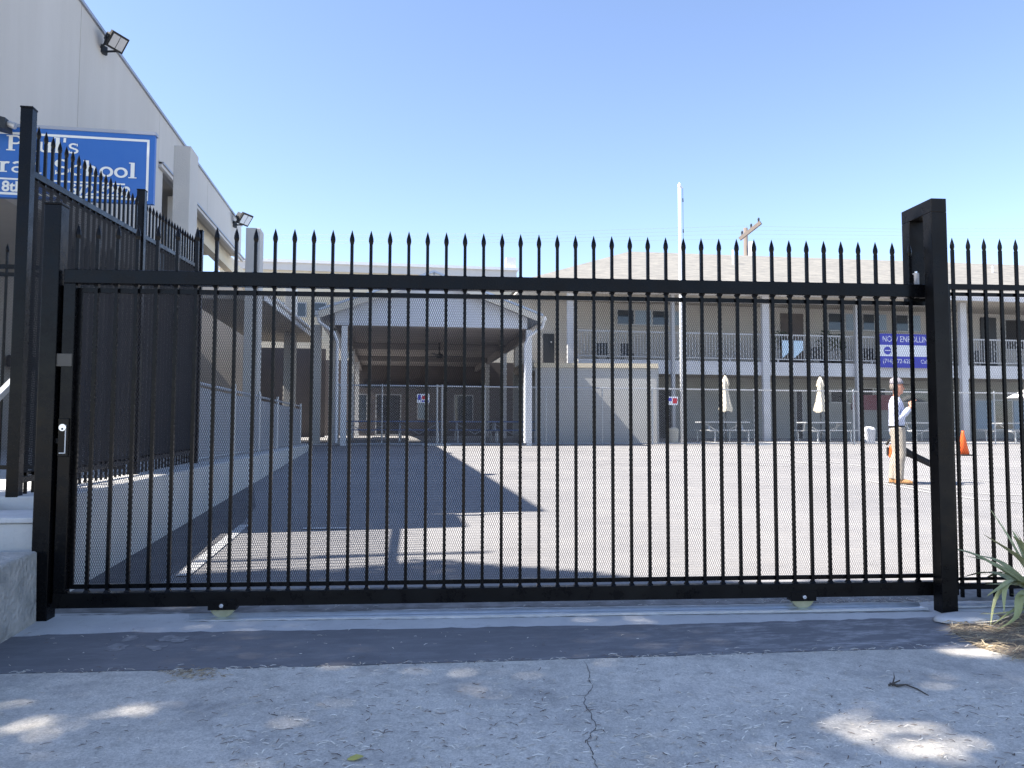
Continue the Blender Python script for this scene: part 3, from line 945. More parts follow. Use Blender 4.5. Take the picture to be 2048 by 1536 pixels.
# sign
SY = 8.9
sg = thing('school_sign', 'blue school sign with white lettering hung beside the greige wall', 'sign', (-3.8, SY, 3.6))
s_x0, s_x1, s_z0, s_z1 = -4.985, -2.565, 3.607, 4.375
MB().box(s_x0, s_x1, SY, SY + .06, s_z0, s_z1).build('panel', M['sign_blue'], sg)
MB().box(s_x0, s_x1 + .01, SY - .012, SY + .09, s_z1, s_z1 + .035).build('top_channel', M['coping'], sg)
bo = MB()
e, w = .055, .025
bo.box(s_x0 + e, s_x1 - e, SY - .004, SY, s_z1 - e - w, s_z1 - e).box(s_x0 + e, s_x1 - e, SY - .004, SY, s_z0 + .03, s_z0 + .03 + w)
bo.box(s_x1 - e - w, s_x1 - e, SY - .004, SY, s_z0 + .03 + w, s_z1 - e - w).box(s_x0 + e, s_x0 + e + w, SY - .004, SY, s_z0 + .03 + w, s_z1 - e - w)
bo.build('border', M['sign_white'], sg)
MB().box(s_x0 + .2, -2.86, SY - .004, SY, 3.80, 3.818).build('rule', M['sign_white'], sg)

# slab-serif lettering drawn from strokes
def arc(cx, cy, rx, ry, a0, a1, n=14):
    return [(cx + rx * math.cos(R(a0 + (a1 - a0) * i / n)), cy + ry * math.sin(R(a0 + (a1 - a0) * i / n))) for i in range(n + 1)]
TK, KX = .17, 1.42
GL = {
 'S': (.66, [(arc(.33, .735, .235, .225, 35, 270) + arc(.33, .285, .25, .225, 90, -145), .13), ([(.545, .99), (.545, .72)], .05), ([(.09, .01), (.09, .29)], .05)]),
 'P': (.72, [([(.2, 0), (.2, 1)], TK), ([(.02, .035), (.40, .035)], .07), ([(.02, .965), (.3, .965)], .07), ([(.2, .965), (.4, .965)] + arc(.42, .72, .2, .245, 90, -90) + [(.2, .475)], .11)]),
 'L': (.66, [([(.2, 0), (.2, 1)], TK), ([(.02, .035), (.6, .035)], .07), ([(.02, .965), (.38, .965)], .07), ([(.59, .0), (.59, .27)], .06)]),
 'a': (.6, [(arc(.28, .47, .19, .2, 150, 0) + [(.47, .1)], .13), (arc(.26, .2, .18, .16, 0, 360), .1), ([(.45, .035), (.6, .035)], .07)]),
 'u': (.68, [([(.16, .68), (.16, .25)] + arc(.32, .24, .16, .19, 180, 300), .13), ([(.5, .68), (.5, 0)], TK), ([(.02, .645), (.2, .645)], .07), ([(.38, .645), (.5, .645)], .07), ([(.5, .035), (.66, .035)], .07)]),
 'l': (.38, [([(.19, 0), (.19, 1.03)], TK), ([(.02, .035), (.37, .035)], .07), ([(.03, .995), (.19, .995)], .07)]),
 'h': (.7, [([(.17, 0), (.17, 1.03)], TK), ([(.01, .035), (.33, .035)], .07), ([(.02, .995), (.17, .995)], .07), (arc(.36, .45, .17, .19, 160, 0) + [(.53, 0)], .14), ([(.39, .035), (.69, .035)], .07)]),
 'n': (.7, [([(.17, 0), (.17, .68)], TK), ([(.01, .035), (.33, .035)], .07), ([(.02, .645), (.17, .645)], .07), (arc(.36, .45, .17, .19, 160, 0) + [(.53, 0)], .14), ([(.39, .035), (.69, .035)], .07)]),
 'r': (.5, [([(.17, 0), (.17, .68)], TK), ([(.01, .035), (.36, .035)], .07), ([(.02, .645), (.17, .645)], .07), (arc(.36, .44, .17, .19, 160, 60), .13)]),
 't': (.44, [([(.2, .9), (.2, .2)] + arc(.33, .2, .13, .17, 180, 300), .14), ([(.02, .645), (.4, .645)], .08)]),
 'e': (.6, [(arc(.3, .34, .22, .29, 0, 320), .12), ([(.1, .37), (.52, .37)], .08)]),
 'c': (.56, [(arc(.31, .34, .23, .29, 50, 315), .13), ([(.47, .66), (.47, .46)], .06)]),
 'o': (.62, [(arc(.31, .34, .23, .28, 0, 360, 22), .13)]),
 's': (.5, [(arc(.25, .5, .15, .145, 40, 265) + arc(.25, .185, .17, .14, 85, -140), .105), ([(.41, .67), (.41, .5)], .045), ([(.075, 0), (.075, .19)], .045)]),
 "'": (.24, [([(.11, 1.03), (.1, .72)], .11)]),
 '.': (.26, [([(.12, .0), (.12, .16)], .16)]),
 ' ': (.3, []),
}
def stroke(mb, pts, w, ox, oz, h, y):
    pts = [Vector((p[0], p[1])) for p in pts]
    L_, R_ = [], []
    for i, p_ in enumerate(pts):
        d0 = (p_ - pts[i - 1]).normalized() if i else None
        d1 = (pts[i + 1] - p_).normalized() if i < len(pts) - 1 else None
        d = ((d0 or d1) + (d1 or d0))
        d.normalize()
        nv = Vector((-d.y, d.x)) * w / 2
        L_.append(p_ + nv)
        R_.append(p_ - nv)
    for i in range(len(pts) - 1):
        mb.poly([(ox + q.x * h * KX, y, oz + q.y * h) for q in (L_[i], R_[i], R_[i + 1], L_[i + 1])])
def lettering(text, x_right, z, h, parent, m, name='lettering'):
    W_ = sum(GL[c][0] for c in text) * h * KX
    x = x_right - W_
    mb = MB()
    for i, c in enumerate(text):
        for j, (pts, w) in enumerate(GL[c][1]):
            stroke(mb, pts, w, x, z, h, SY - .005 - .0004 * j - .002 * (i % 2))
        x += GL[c][0] * h * KX
    return mb.build(name, m, parent)
lettering("Paul's", -3.335, 4.118, .165, sg, M['sign_white'])
lettering('.', -4.11, 4.118, .165, sg, M['sign_white'])
lettering('t', -4.17, 4.118, .165, sg, M['sign_white'])
lettering('S', -4.275, 4.118, .165, sg, M['sign_white'])
lettering('School', -2.74, 3.88, .168, sg, M['sign_white'])
lettering('Lutheran', -3.7, 3.88, .168, sg, M['sign_white'])
def text_mesh(txt, size, m, parent, loc, name='lettering', rot=(R(90), 0, 0), extrude=.002, offset=0.0, align='LEFT', width=None):
    cu = bpy.data.curves.new('txt', 'FONT')
    cu.body = txt
    cu.size = size
    cu.extrude = extrude
    cu.offset = offset
    cu.align_x = align
    to = bpy.data.objects.new('txt', cu)
    COL.objects.link(to)
    dg = bpy.context.evaluated_depsgraph_get()
    me = bpy.data.meshes.new_from_object(to.evaluated_get(dg))
    bpy.data.objects.remove(to)
    me.materials.clear()
    me.materials.append(m)
    o = bpy.data.objects.new(name, me)
    COL.objects.link(o)
    o.parent = parent
    base = Vector(parent.location) if parent and not parent.get('_local') and parent.type == 'EMPTY' else Vector((0, 0, 0))
    o.location = Vector(loc) - base
    o.rotation_euler = rot
    if width:
        w0 = max(v.co.x for v in me.vertices) - min(v.co.x for v in me.vertices)
        o.scale = (width / w0, 1, 1)
    return o
text_mesh('8th', .155, M['sign_white'], sg, (-4.09, SY - .006, 3.675), offset=.004)
text_mesh('672-6282', .155, M['sign_white'], sg, (-3.42, SY - .006, 3.675), offset=.004, width=.62)
# sign lamp
p = P(-6, 243, SY - .25)
sl = thing('sign_lamp', 'small dark lamp above the top left of the blue sign', 'light', (float(p[0]), SY - .2, 4.42))
MB().hexa([tuple(Vector(p) + Vector(q)) for q in ((-.14, -.08, -.04), (.1, -.06, -.09), (.1, .12, -.09), (-.14, .12, -.04), (-.14, -.06, .09), (.1, -.05, .03), (.1, .1, .03), (-.14, .1, .09))]).build('housing', M['steel_dark'], sl)
MB().box(p[0] - .16, p[0] - .1, p[1] - .06, p[1] + .1, p[2] + .02, p[2] + .12).build('lens', M['frame_al'], sl)
MB().bar((p[0], p[1] + .1, p[2] - .02), (p[0], SY + .06, 4.4), .03, .03).build('arm', M['steel_dark'], sl)
MB().tube([(p[0] + .1, p[1] + .02, p[2] - .01), (p[0] + .17, p[1] + .02, p[2] - .03)], .035, 10).build('knuckle', M['frame_al'], sl)

# ------------------------------------------------------------------ pavilion with gable roof
PY = 24.6
pv = thing('open_pavilion', 'white gabled open pavilion roof on posts behind the wire fence', 'pavilion', (1.5, PY, gz(PY)))
ex0, ex1, ez, ax, az = -2.1, 4.9, 4.72, 1.4, 6.02
YB = 40.0
for sx, x0 in ((1, ex0), (-1, ex1)):
    MB().hexa([(x0, PY - .35, ez - .06), (ax, PY - .35, az - .06), (ax, YB, az - .06), (x0, YB, ez - .06), (x0, PY - .35, ez + .06), (ax, PY - .35, az + .06), (ax, YB, az + .06), (x0, YB, ez + .06)]).build('roof_slope', M['roofmetal'], pv)
    a_, b_ = Vector((x0, PY - .36, ez - .08)), Vector((ax, PY - .36, az - .08))
    MB().bar(a_, b_, .05, .2, up=(0, 0, 1)).build('rake_board', M['slat2'], pv)
    MB().bar(a_ + Vector((0, -.02, .15)), b_ + Vector((0, -.02, .15)), .06, .07).build('rake_flashing', M['roofmetal'], pv)
    MB().bar((x0 - .06 * sx, PY - .3, ez - .02), (x0 - .06 * sx, YB, ez - .02), .13, .13).build('gutter', M['white'], pv)
    MB().tube([(x0 - .05 * sx, PY - .25, ez - .08), (x0 + .0 * sx, PY - .25, ez - .3), (x0 + .45 * sx, PY - .2, ez - .62), (x0 + .55 * sx, PY - .2, ez - .9), (x0 + .55 * sx, PY - .2, .7)], .05, 8).build('downspout', M['white'], pv)
MB().prism([(ex0 + .45, PY, 4.38), (ex1 - .45, PY, 4.40), (ex1 - .45, PY, 4.75), (ax, PY, 5.9), (ex0 + .45, PY, 4.75)], (0, .12, 0)).build('gable_panel', M['siding'], pv)
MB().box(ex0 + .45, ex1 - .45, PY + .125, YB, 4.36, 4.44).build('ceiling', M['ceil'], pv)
for x in (-1.35, 4.52):
    for y in (PY + .02, 30, 35.2):
        MB().box(x - .09, x + .09, y, y + .18, .5, 4.36).build('post', M['white'], pv)
    MB().box(x - .07, x + .07, PY + .2, YB, 4.1, 4.355).build('beam', M['ceil'], pv)
for y in (29.5, 34.8):
    MB().box(-1.3, 4.45, y, y + .2, 4.14, 4.357).build('beam', M['ceil'], pv)
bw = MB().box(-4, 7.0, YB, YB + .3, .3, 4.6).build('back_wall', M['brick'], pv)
for (x0, x1, z0, z1, mm_) in ((-.6, .7, .8, 2.9, 'dark'), (1.5, 2.1, 1.6, 2.9, 'blind'), (3.4, 4.4, 1.5, 2.9, 'glass'), (-1.9, -1.0, 1.5, 2.9, 'glass')):
    wf = MB().box(x0, x1, YB - .04, YB, z0, z1).build('window', M['frame_al'], pv)
    MB().box(x0 + .06, x1 - .06, YB - .055, YB - .04, z0 + .06, z1 - .06).build('pane', M[mm_], wf)
MB().box(-1.6, 5.0, YB - .35, YB - .05, 3.2, 3.4).build('duct', M['steel_dark'], pv)
struct(MB().box(-4.6, 5.6, PY + .6, YB, .5, .66).build('pavilion_floor', M['thresh']))
cf = thing('ceiling_fan', 'dark ceiling fan hanging under the pavilion roof', 'fan', (1.9, 29.0, 4.36))
MB().tube([(1.9, 29, 4.36), (1.9, 29, 3.9)], .03, 8).build('rod', M['steel_dark'], cf)
MB().tube([(1.9, 29, 3.95), (1.9, 29, 3.87), (1.9, 29, 3.78)], [.1, .16, .1], 14).build('motor', M['steel_dark'], cf)
for k in range(3):
    a = R(12 + 120 * k)
    d = Vector((math.cos(a), math.sin(a), 0))
    MB().bar(Vector((1.9, 29, 3.86)) + d * .12, Vector((1.9, 29, 3.88)) + d * .95, .14, .02).build('blade', M['steel_dark'], cf)
ns = thing('notice_sign', 'small white notice with red and blue print on the wire fence under the pavilion', 'sign', (1.0, 24.97, 1.9))
a_, b_ = P(834, 806, 24.96), P(859, 788, 24.96)
MB().box(a_[0], b_[0], 24.95, 24.965, a_[2], b_[2]).build('panel', M['banner_white'], ns)
MB().box(a_[0] + .03, a_[0] + .12, 24.945, 24.95, a_[2] + .1, b_[2] - .03).build('print_block', M['banner_blue'], ns)
MB().box(a_[0] + .16, b_[0] - .05, 24.945, 24.95, a_[2] + .12, b_[2] - .06).build('print_block', M['red'], ns)
MB().box(a_[0] + .14, b_[0] - .03, 24.945, 24.95, a_[2] + .04, a_[2] + .08).build('print_line', M['banner_blue'], ns)

# ------------------------------------------------------------------ grey enclosure wall between pavilion and classrooms
ge = thing('wall_enclosure', 'plain grey stucco enclosure wall between pavilion and two-storey classrooms', 'wall', (7, 25.7, gz(25.7)), 0)
q0, q1 = (4.98, 25.95), (9.12, 25.45)
def ewall(mb, z0, z1, o0, o1, ext=0.0):
    d = Vector((q1[0] - q0[0], q1[1] - q0[1], 0)).normalized()
    nrm = Vector((-d.y, d.x, 0))
    a_, b_ = Vector((*q0, 0)) - d * ext, Vector((*q1, 0)) + d * ext
    c = [a_ + nrm * o0, b_ + nrm * o0, b_ + nrm * o1, a_ + nrm * o1]
    mb.hexa([(p.x, p.y, z0) for p in c] + [(p.x, p.y, z1) for p in c])
    return mb
ewall(MB(), .3, 3.25, 0, .25).build('wall', M['greywall'], ge)
ewall(MB(), 3.25, 3.4, -.06, .31, .05).build('cap', M['cream'], ge)
MB().box(9.0, 9.25, 25.6, 28.6, .3, 3.25).build('return_wall', M['greywall'], ge)

# ------------------------------------------------------------------ two-storey classroom block
CY = 28.0
cb = thing('classroom_block', 'two-storey tan classroom block with balcony and shingled hip roof on the right', 'building', (16, CY, .7))
x0, x1 = 5.0, 40.0
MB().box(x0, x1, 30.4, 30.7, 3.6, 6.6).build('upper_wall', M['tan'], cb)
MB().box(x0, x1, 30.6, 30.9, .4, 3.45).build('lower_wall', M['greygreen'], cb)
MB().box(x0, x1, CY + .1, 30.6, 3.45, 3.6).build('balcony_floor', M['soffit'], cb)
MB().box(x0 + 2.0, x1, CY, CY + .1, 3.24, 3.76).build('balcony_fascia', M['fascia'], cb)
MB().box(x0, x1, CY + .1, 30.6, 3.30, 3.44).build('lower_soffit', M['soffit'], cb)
# hip roof
ev, eyf, eyb, rz = 6.5, 27.1, 39.5, None
rs = P(1258, 503, 33.3)
rz = float(rs[2])
ex_l = float(P(1048, 556, eyf)[0])
mb = MB()
A, B_, Cc, D_ = (ex_l, eyf, ev), (x1 + 3, eyf, ev), (x1 + 3, eyb, ev), (ex_l, eyb, ev)
E_, F_ = (float(rs[0]), 33.3, rz), (x1 - 3, 33.3, rz + .15)
mb.poly([A, B_, F_, E_]).poly([B_, Cc, F_]).poly([Cc, D_, E_, F_]).poly([D_, A, E_])
mb.build('roof', M['shingle'], cb)
MB().box(ex_l + .02, x1 + 2.9, eyf + .02, eyb, ev - .2, ev - .12).build('upper_soffit', M['soffit'], cb)
MB().box(ex_l, x1 + 3, eyf - .05, eyf, ev - .26, ev + .02).build('eave_fascia', M['fascia'], cb)
# posts
for px, w in ((1530, .28), (1140, .22), (1345, .12), (1712, .12), (1925, .28), (2110, .28)):
    p = P(px, 700, CY - .05)
    MB().box(p[0] - w / 2, p[0] + w / 2, CY - .16, CY - .005 - (.001 if w > .2 else .003), .5, ev - .2).build('column', M['fascia'] if w > .2 else M['rail'], cb)
# railing
ra = thing('balcony_railing', 'pale metal balcony railing with thin balusters along the upper storey', 'railing', (16, CY + .1, 3.8))
MB().box(7.0, x1, CY + .03, CY + .08, 4.80, 4.86).build('top_rail', M['rail'], ra)
MB().box(7.0, x1, CY + .03, CY + .08, 3.86, 3.9).build('bottom_rail', M['rail'], ra)
mb = MB()
x = 7.0
while x < 30:
    mb.box(x, x + .022, CY + .045, CY + .065, 3.9, 4.8)
    x += .115
bo = mb.build('balusters', M['rail'], ra)
bo['kind'] = 'stuff'
for k in range(12):
    MB().box(7.0 + 2 * k - .03, 7.0 + 2 * k + .03, CY + .032, CY + .078, 3.762, 3.86).build('foot', M['rail'], ra)
# upper windows: (left px, right px, top, bottom)
def cwin(xa, xb, ya, yb, Y, panes, parent, mats):
    p, q = P(xa, yb, Y), P(xb, ya, Y)
    fr_ = MB().box(p[0], q[0], Y - .05, Y - .002, p[2], q[2]).build('window', M['frame_al'], parent)
    n = len(mats)
    for i in range(n):
        a = p[0] + (q[0] - p[0]) * i / n + .04
        b = p[0] + (q[0] - p[0]) * (i + 1) / n - .04
        MB().box(a, b, Y - .07, Y - .05, p[2] + .05, q[2] - .05).build('pane', M[mats[i]], fr_)
cwin(1233, 1372, 622, 650, 30.4, 4, cb, ('glass', 'blind', 'glass', 'blind'))
cwin(1655, 1722, 627, 662, 30.4, 2, cb, ('glass', 'blind'))
cwin(1724, 1772, 628, 662, 30.4, 2, cb, ('glass', 'blind'))
cwin(1790, 1840, 630, 664, 30.4, 2, cb, ('glass', 'blind'))
cwin(2010, 2070, 640, 700, 30.4, 1, cb, ('dark',))
for (xa, xb, ya) in ((1562, 1605, 628), (1962, 1990, 636), (1086, 1108, 668)):
    p, q = P(xa, 716, 30.4), P(xb, ya, 30.4)
    d_ = MB().box(p[0], q[0], 30.34, 30.398, 3.6, q[2]).build('door', M['brick'] if xa == 1562 else M['steel_dark'], cb)
    MB().box(q[0] - .16, q[0] - .1, 30.29, 30.34, 4.6, 4.66).build('handle', M['frame_al'], d_)
# lower windows and doors
for (xa, xb, ya, yb, ms) in ((1310, 1345, 775, 885, ('dark',)), (1660, 1692, 778, 806, ('dark',)), (1694, 1770, 776, 808, ('glass', 'dark', 'glass')), (1780, 1870, 778, 806, ('glass', 'glass')), (1592, 1604, 780, 884, ('dark',)), (1950, 2060, 800, 860, ('blind', 'glass', 'blind'))):
    cwin(xa, xb, ya, yb, 30.6, 1, cb, ms)
MB().box(19.7, 21.8, 30.52, 30.6, 2.0, 2.65).build('maroon_panel', M['maroon'], cb)
for (px, py) in ((1466, 511), (1985, 543)):
    p = P(px, py, 31.2)
    MB().tube([(p[0], p[1], p[2] - .5), (p[0], p[1], p[2] + .25)], .04, 8).build('roof_vent', M['white'], cb)
MB().box(9.3, x1, 25.9, 30.6, .5, .68).build('courtyard_slab', M['thresh'], cb)

# banner on the railing
a_, b_ = P(1759, 735, CY - .12), P(1866, 670, CY - .12)
bn = thing('enrolment_banner', 'blue and white banner hung on the balcony railing above the man', 'banner', (float(a_[0]), CY - .1, float(a_[2])))
bx0, bx1, bz0, bz1 = float(a_[0]), float(b_[0]), float(a_[2]), float(b_[2])
h3 = (bz1 - bz0) / 3
for i, mm_ in enumerate(('banner_blue', 'banner_white', 'banner_blue')):
    MB().box(bx0, bx1, CY - .19, CY - .175, bz0 + h3 * i + (.001 if i else 0), bz0 + h3 * (i + 1)).build('stripe', M[mm_], bn)
text_mesh('NOW ENROLLING', .34, M['banner_white'], bn, (bx0 + .1, CY - .195, bz0 + 2.28 * h3), width=(bx1 - bx0) * .9)
text_mesh('(714) 672-6282', .24, M['banner_white'], bn, (bx0 + .1, CY - .195, bz0 + .4 * h3), width=(bx1 - bx0) * .55)
text_mesh('Call', .22, M['banner_white'], bn, (bx0 + 1.75, CY - .195, bz0 + .4 * h3))
MB().tube([(bx0 + .32, CY - .196, bz0 + 1.5 * h3), (bx0 + .32, CY - .19, bz0 + 1.5 * h3)], .16, 20).build('emblem', M['banner_blue'], bn)
MB().box(bx0 + .2, bx0 + .44, CY - .2, CY - .196, bz0 + 1.47 * h3, bz0 + 1.55 * h3).build('emblem_bar', M['banner_white'], bn)

# clutter on the balcony
def chair(loc, rotz, label, m):
    t_ = thing('balcony_chair', label, 'chair', loc, rotz, 'dark chairs on the balcony', local=True)
    MB().box(-.22, .22, -.22, .22, .42, .46).build('seat', m, t_)
    MB().box(-.22, .22, .19, .22, .5, .9).build('backrest', m, t_)
    for sx in (-.2, .2):
        for sy in (-.2, .2):
            MB().box(sx - .015, sx + .015, sy - .015, sy + .015, 0, .42).build('leg', m, t_)
    return t_
for px, lb_ in ((1205, 'dark chair on the balcony above the grey enclosure wall, left one'), (1255, 'dark chair on the balcony above the grey enclosure wall, right one'), (1635, 'dark chair on the balcony left of the wreathlike plants'), (1742, 'dark chair on the balcony just left of the banner'), (1955, 'dark chair on the balcony right of the guide post')):
    p = P(px, 700, 28.9)
    chair((float(p[0]), 28.9, 3.6), rng.uniform(-.4, .4), lb_, M['steel_dark'])
def pot_plant(px, label, h):
    p = P(px, 700, 28.6)
    t_ = thing('potted_plant', label, 'plant', (float(p[0]), 28.6, 3.6), 0, 'potted plants on the balcony', local=True)
    MB().tube([(0, 0, 0), (0, 0, .35)], [.16, .22], 12).build('pot', M['steel_dark'], t_)
    MB().tube([(0, 0, .3), (.02, 0, h * .6)], .025, 6).build('stem', M['bark'], t_)
    mb = MB()
    for k in range(170):
        a, e_ = rng.uniform(0, 6.28), rng.uniform(-1.2, 1.4)
        rr = rng.uniform(.1, .42)
        c = Vector((math.cos(a) * math.cos(e_) * rr, math.sin(a) * math.cos(e_) * rr, h * .72 + math.sin(e_) * rr))
        d = Vector((rng.uniform(-1, 1), rng.uniform(-1, 1), rng.uniform(-1, 1))).normalized() * .09
        s = d.cross(Vector((rng.uniform(-1, 1), .3, .5))).normalized() * .03
        mb.poly([c - d, c + s, c + d, c - s])
    mb.build('foliage', M['plantg'], t_)
pot_plant(1562, 'leafy potted plant on the balcony beside the white column', 1.5)
pot_plant(1650, 'dark bushy potted plant on the balcony between column and banner', 1.55)
pot_plant(1672, 'potted plant on the balcony nearest the thin post left of the banner', 1.4)
for px, lb_ in ((1574, 'pale blue towel hung on the balcony railing, left of two'), (1597, 'pale blue towel hung on the balcony railing, right of two')):
    p = P(px, 700, CY + .0)
    mb = MB()
    for k in range(6):
        xa = p[0] - .2 + k * .066
        mb.hexa([(xa, CY - .01 - .02 * (k % 2), 3.92 + .06 * k), (xa + .066, CY - .01 - .02 * ((k + 1) % 2), 3.98 + .05 * k), (xa + .066, CY + .02 - .02 * ((k + 1) % 2), 3.98 + .05 * k), (xa, CY + .02 - .02 * (k % 2), 3.92 + .06 * k), (xa, CY - .01, 4.62), (xa + .066, CY - .01, 4.62), (xa + .066, CY + .02, 4.62), (xa, CY + .02, 4.62)])
    tag(mb.build('towel', M['bluecloth']), lb_, 'towel', 'towels on the balcony railing')

# ------------------------------------------------------------------ chain-link fence
KY = 25.0
cl_ = thing('chain_link_fence', 'galvanised chain-link fence across the back of the lot', 'fence', (10, KY, gz(KY)))
kz0, kz1 = gz(KY) + .05, 2.52
kx0, kx1 = -1.55, 24.5
MB().tube([(kx0, KY, kz1), (kx1, KY, kz1 - .03)], .024, 8).build('top_rail', M['galv'], cl_)
MB().tube([(kx0, KY, kz0), (kx1, KY, kz0)], .018, 8).build('bottom_rail', M['galv'], cl_)
for px in (676, 764, 874, 884, 970, 1092, 1205, 1305, 1510, 1708, 1860, 1990, 2090):
    x = float(P(px, 830, KY)[0])
    MB().tube([(x, KY + .02, gz(KY) - .02), (x, KY + .02, kz1 + .05)], .033 if px in (676, 874, 884, 1305, 1510, 1708) else .022, 8).build('post', M['galv'], cl_)
for (xa, xb) in ((kx0, 24.4),):
    diamond_mesh('wire_mesh', M['galv'], cl_, xa - 10, xb - 10, kz0 - gz(KY), kz1 + .02 - gz(KY), .082, .082, .0052, .004, (0, -.03, 0), (1, 0, 0), (0, 1, 0))
for x in (float(P(872, 890, KY)[0]), float(P(1510, 895, KY)[0])):
    MB().box(x - .45, x + .45, KY - .25, KY + .2, gz(KY) - .01, gz(KY) + .03).build('base_foot', M['galv'], cl_)

# ------------------------------------------------------------------ picnic tables
def picnic_table(x, y, z, rz_, label, top):
    t_ = thing('picnic_table', label, 'picnic table', (x, y, z), rz_, 'picnic tables behind the wire fence', local=True)
    for k in range(3):
        MB().box(-.9, .9, -.37 + k * .25, -.13 + k * .25, .71, .75).build('top_board', top, t_)
    for s in (-1, 1):
        MB().box(-.9, .9, s * .7 - .13, s * .7 + .13, .42, .455).build('bench', top, t_)
    for sx in (-.65, .65):
        MB().tube([(sx, -.72, .02), (sx, -.72, .41), (sx, -.3, .41), (sx, -.2, .7), (sx, .2, .7), (sx, .3, .41), (sx, .72, .41), (sx, .72, .02)], .026, 8).build('leg_frame', M['galv'], t_)
    MB().tube([(-.65, 0, .66), (0, 0, .3), (.65, 0, .66)], .02, 6).build('brace', M['galv'], t_)
for (px, Y, lb_) in ((735, 27.2, 'blue picnic table under the pavilion, leftmost behind the wire fence'), (838, 26.9, 'blue picnic table under the pavilion below the notice sign'), (950, 27.2, 'blue picnic table under the pavilion right of the paired fence posts'), (1025, 26.8, 'blue picnic table under the pavilion beside its right post')):
    p = P(px, 870, Y)
    picnic_table(float(p[0]), Y, .665, rng.uniform(-.05, .05), lb_, M['blue_bench'])
for (px, Y, lb_) in ((1445, 26.9, 'grey picnic table under the closed umbrella left of the wide column'), (1648, 26.9, 'grey picnic table under the closed umbrella right of the wide column'), (1838, 26.9, 'grey picnic table behind the man beyond the wire fence'), (2030, 26.9, 'grey picnic table under the open umbrella at the right edge')):
    p = P(px, 870, Y)
    picnic_table(float(p[0]), Y, .685, rng.uniform(-.04, .04), lb_, M['grey_bench'])
def umbrella(px, lb_, Y=26.9):
    p = P(px, 800, Y)
    t_ = thing('closed_umbrella', lb_, 'umbrella', (float(p[0]), Y, .685), 0, 'closed umbrellas in the courtyard', local=True)
    MB().tube([(0, 0, 0), (0, 0, 2.5)], .025, 8).build('pole', M['steel_dark'], t_)
    mb = MB()
    n = 24
    prof = [(1.12, .2), (1.2, .23), (1.45, .17), (1.8, .11), (2.05, .1), (2.12, .14), (2.3, .1), (2.46, .02)]
    for j, (z, r_) in enumerate(prof):
        for k in range(n):
            a = 2 * math.pi * k / n
            rr = r_ * (1 + .22 * math.sin(a * 6 + j * .3))
            mb.v.append((rr * math.cos(a), rr * math.sin(a), z + .03 * math.sin(3 * a) * (j == 0)))
    for j in range(len(prof) - 1):
        for k in range(n):
            mb.f.append((j * n + k, j * n + (k + 1) % n, (j + 1) * n + (k + 1) % n, (j + 1) * n + k))
    mb.build('canopy', M['canvas'], t_, smooth=True)
    MB().tube([(0, 0, 2.46), (0, 0, 2.53)], .02, 6).build('finial', M['steel_dark'], t_)
umbrella(1451, 'closed cream umbrella left of the wide white column')
umbrella(1641, 'closed cream umbrella right of the wide white column')
p = P(2062, 775, 26.9)
ou = thing('open_umbrella', 'open white umbrella at the right edge of the picture', 'umbrella', (float(p[0]), 26.9, .685))
mb = MB()
n = 8
for k in range(n):
    a, b = 2 * math.pi * k / n, 2 * math.pi * (k + 1) / n
    mb.poly([(p[0] + .95 * math.cos(a), 26.9 + .95 * math.sin(a), 2.42), (p[0] + .95 * math.cos(b), 26.9 + .95 * math.sin(b), 2.42), (p[0], 26.9, 2.86)])
mb.build('canopy', M['canvas_w'], ou)
MB().tube([(p[0], 26.9, .69), (p[0], 26.9, 2.9)], .025, 8).build('pole', M['steel_dark'], ou)
p = P(1738, 870, 26.2)
tc_ = thing('trash_can', 'pale grey round-topped bin behind the wire fence left of the man', 'bin', (float(p[0]), 26.2, .685))
MB().tube([(p[0], 26.2, .685), (p[0], 26.2, 1.15)], [.2, .23], 16).build('barrel', M['fascia'], tc_)
MB().tube([(p[0], 26.2, 1.15), (p[0], 26.2, 1.22), (p[0], 26.2, 1.27)], [.24, .2, .08], 16).build('lid', M['white'], tc_)
p = P(1347, 870, 26.2)
tc_ = thing('trash_can', 'cream round-topped bin behind the wire fence left of the flagpole', 'bin', (float(p[0]), 26.2, .685))
MB().tube([(p[0], 26.2, .685), (p[0], 26.2, 1.1)], [.16, .18], 16).build('barrel', M['canvas'], tc_)
MB().tube([(p[0], 26.2, 1.1), (p[0], 26.2, 1.17), (p[0], 26.2, 1.22)], [.19, .16, .06], 16).build('lid', M['canvas'], tc_)
p = P(1344, 801, 24.95)
n2 = thing('notice_sign', 'small white notice with red and blue print beside the flagpole', 'sign', (float(p[0]), 24.95, 1.9))
MB().box(p[0] - .22, p[0] + .2, 24.93, 24.945, p[2] - .15, p[2] + .13).build('panel', M['banner_white'], n2)
MB().box(p[0] - .18, p[0] - .02, 24.925, 24.93, p[2] - .02, p[2] + .09).build('print_block', M['banner_blue'], n2)
MB().box(p[0] + .02, p[0] + .17, 24.925, 24.93, p[2] - .1, p[2] + .08).build('print_block', M['red'], n2)

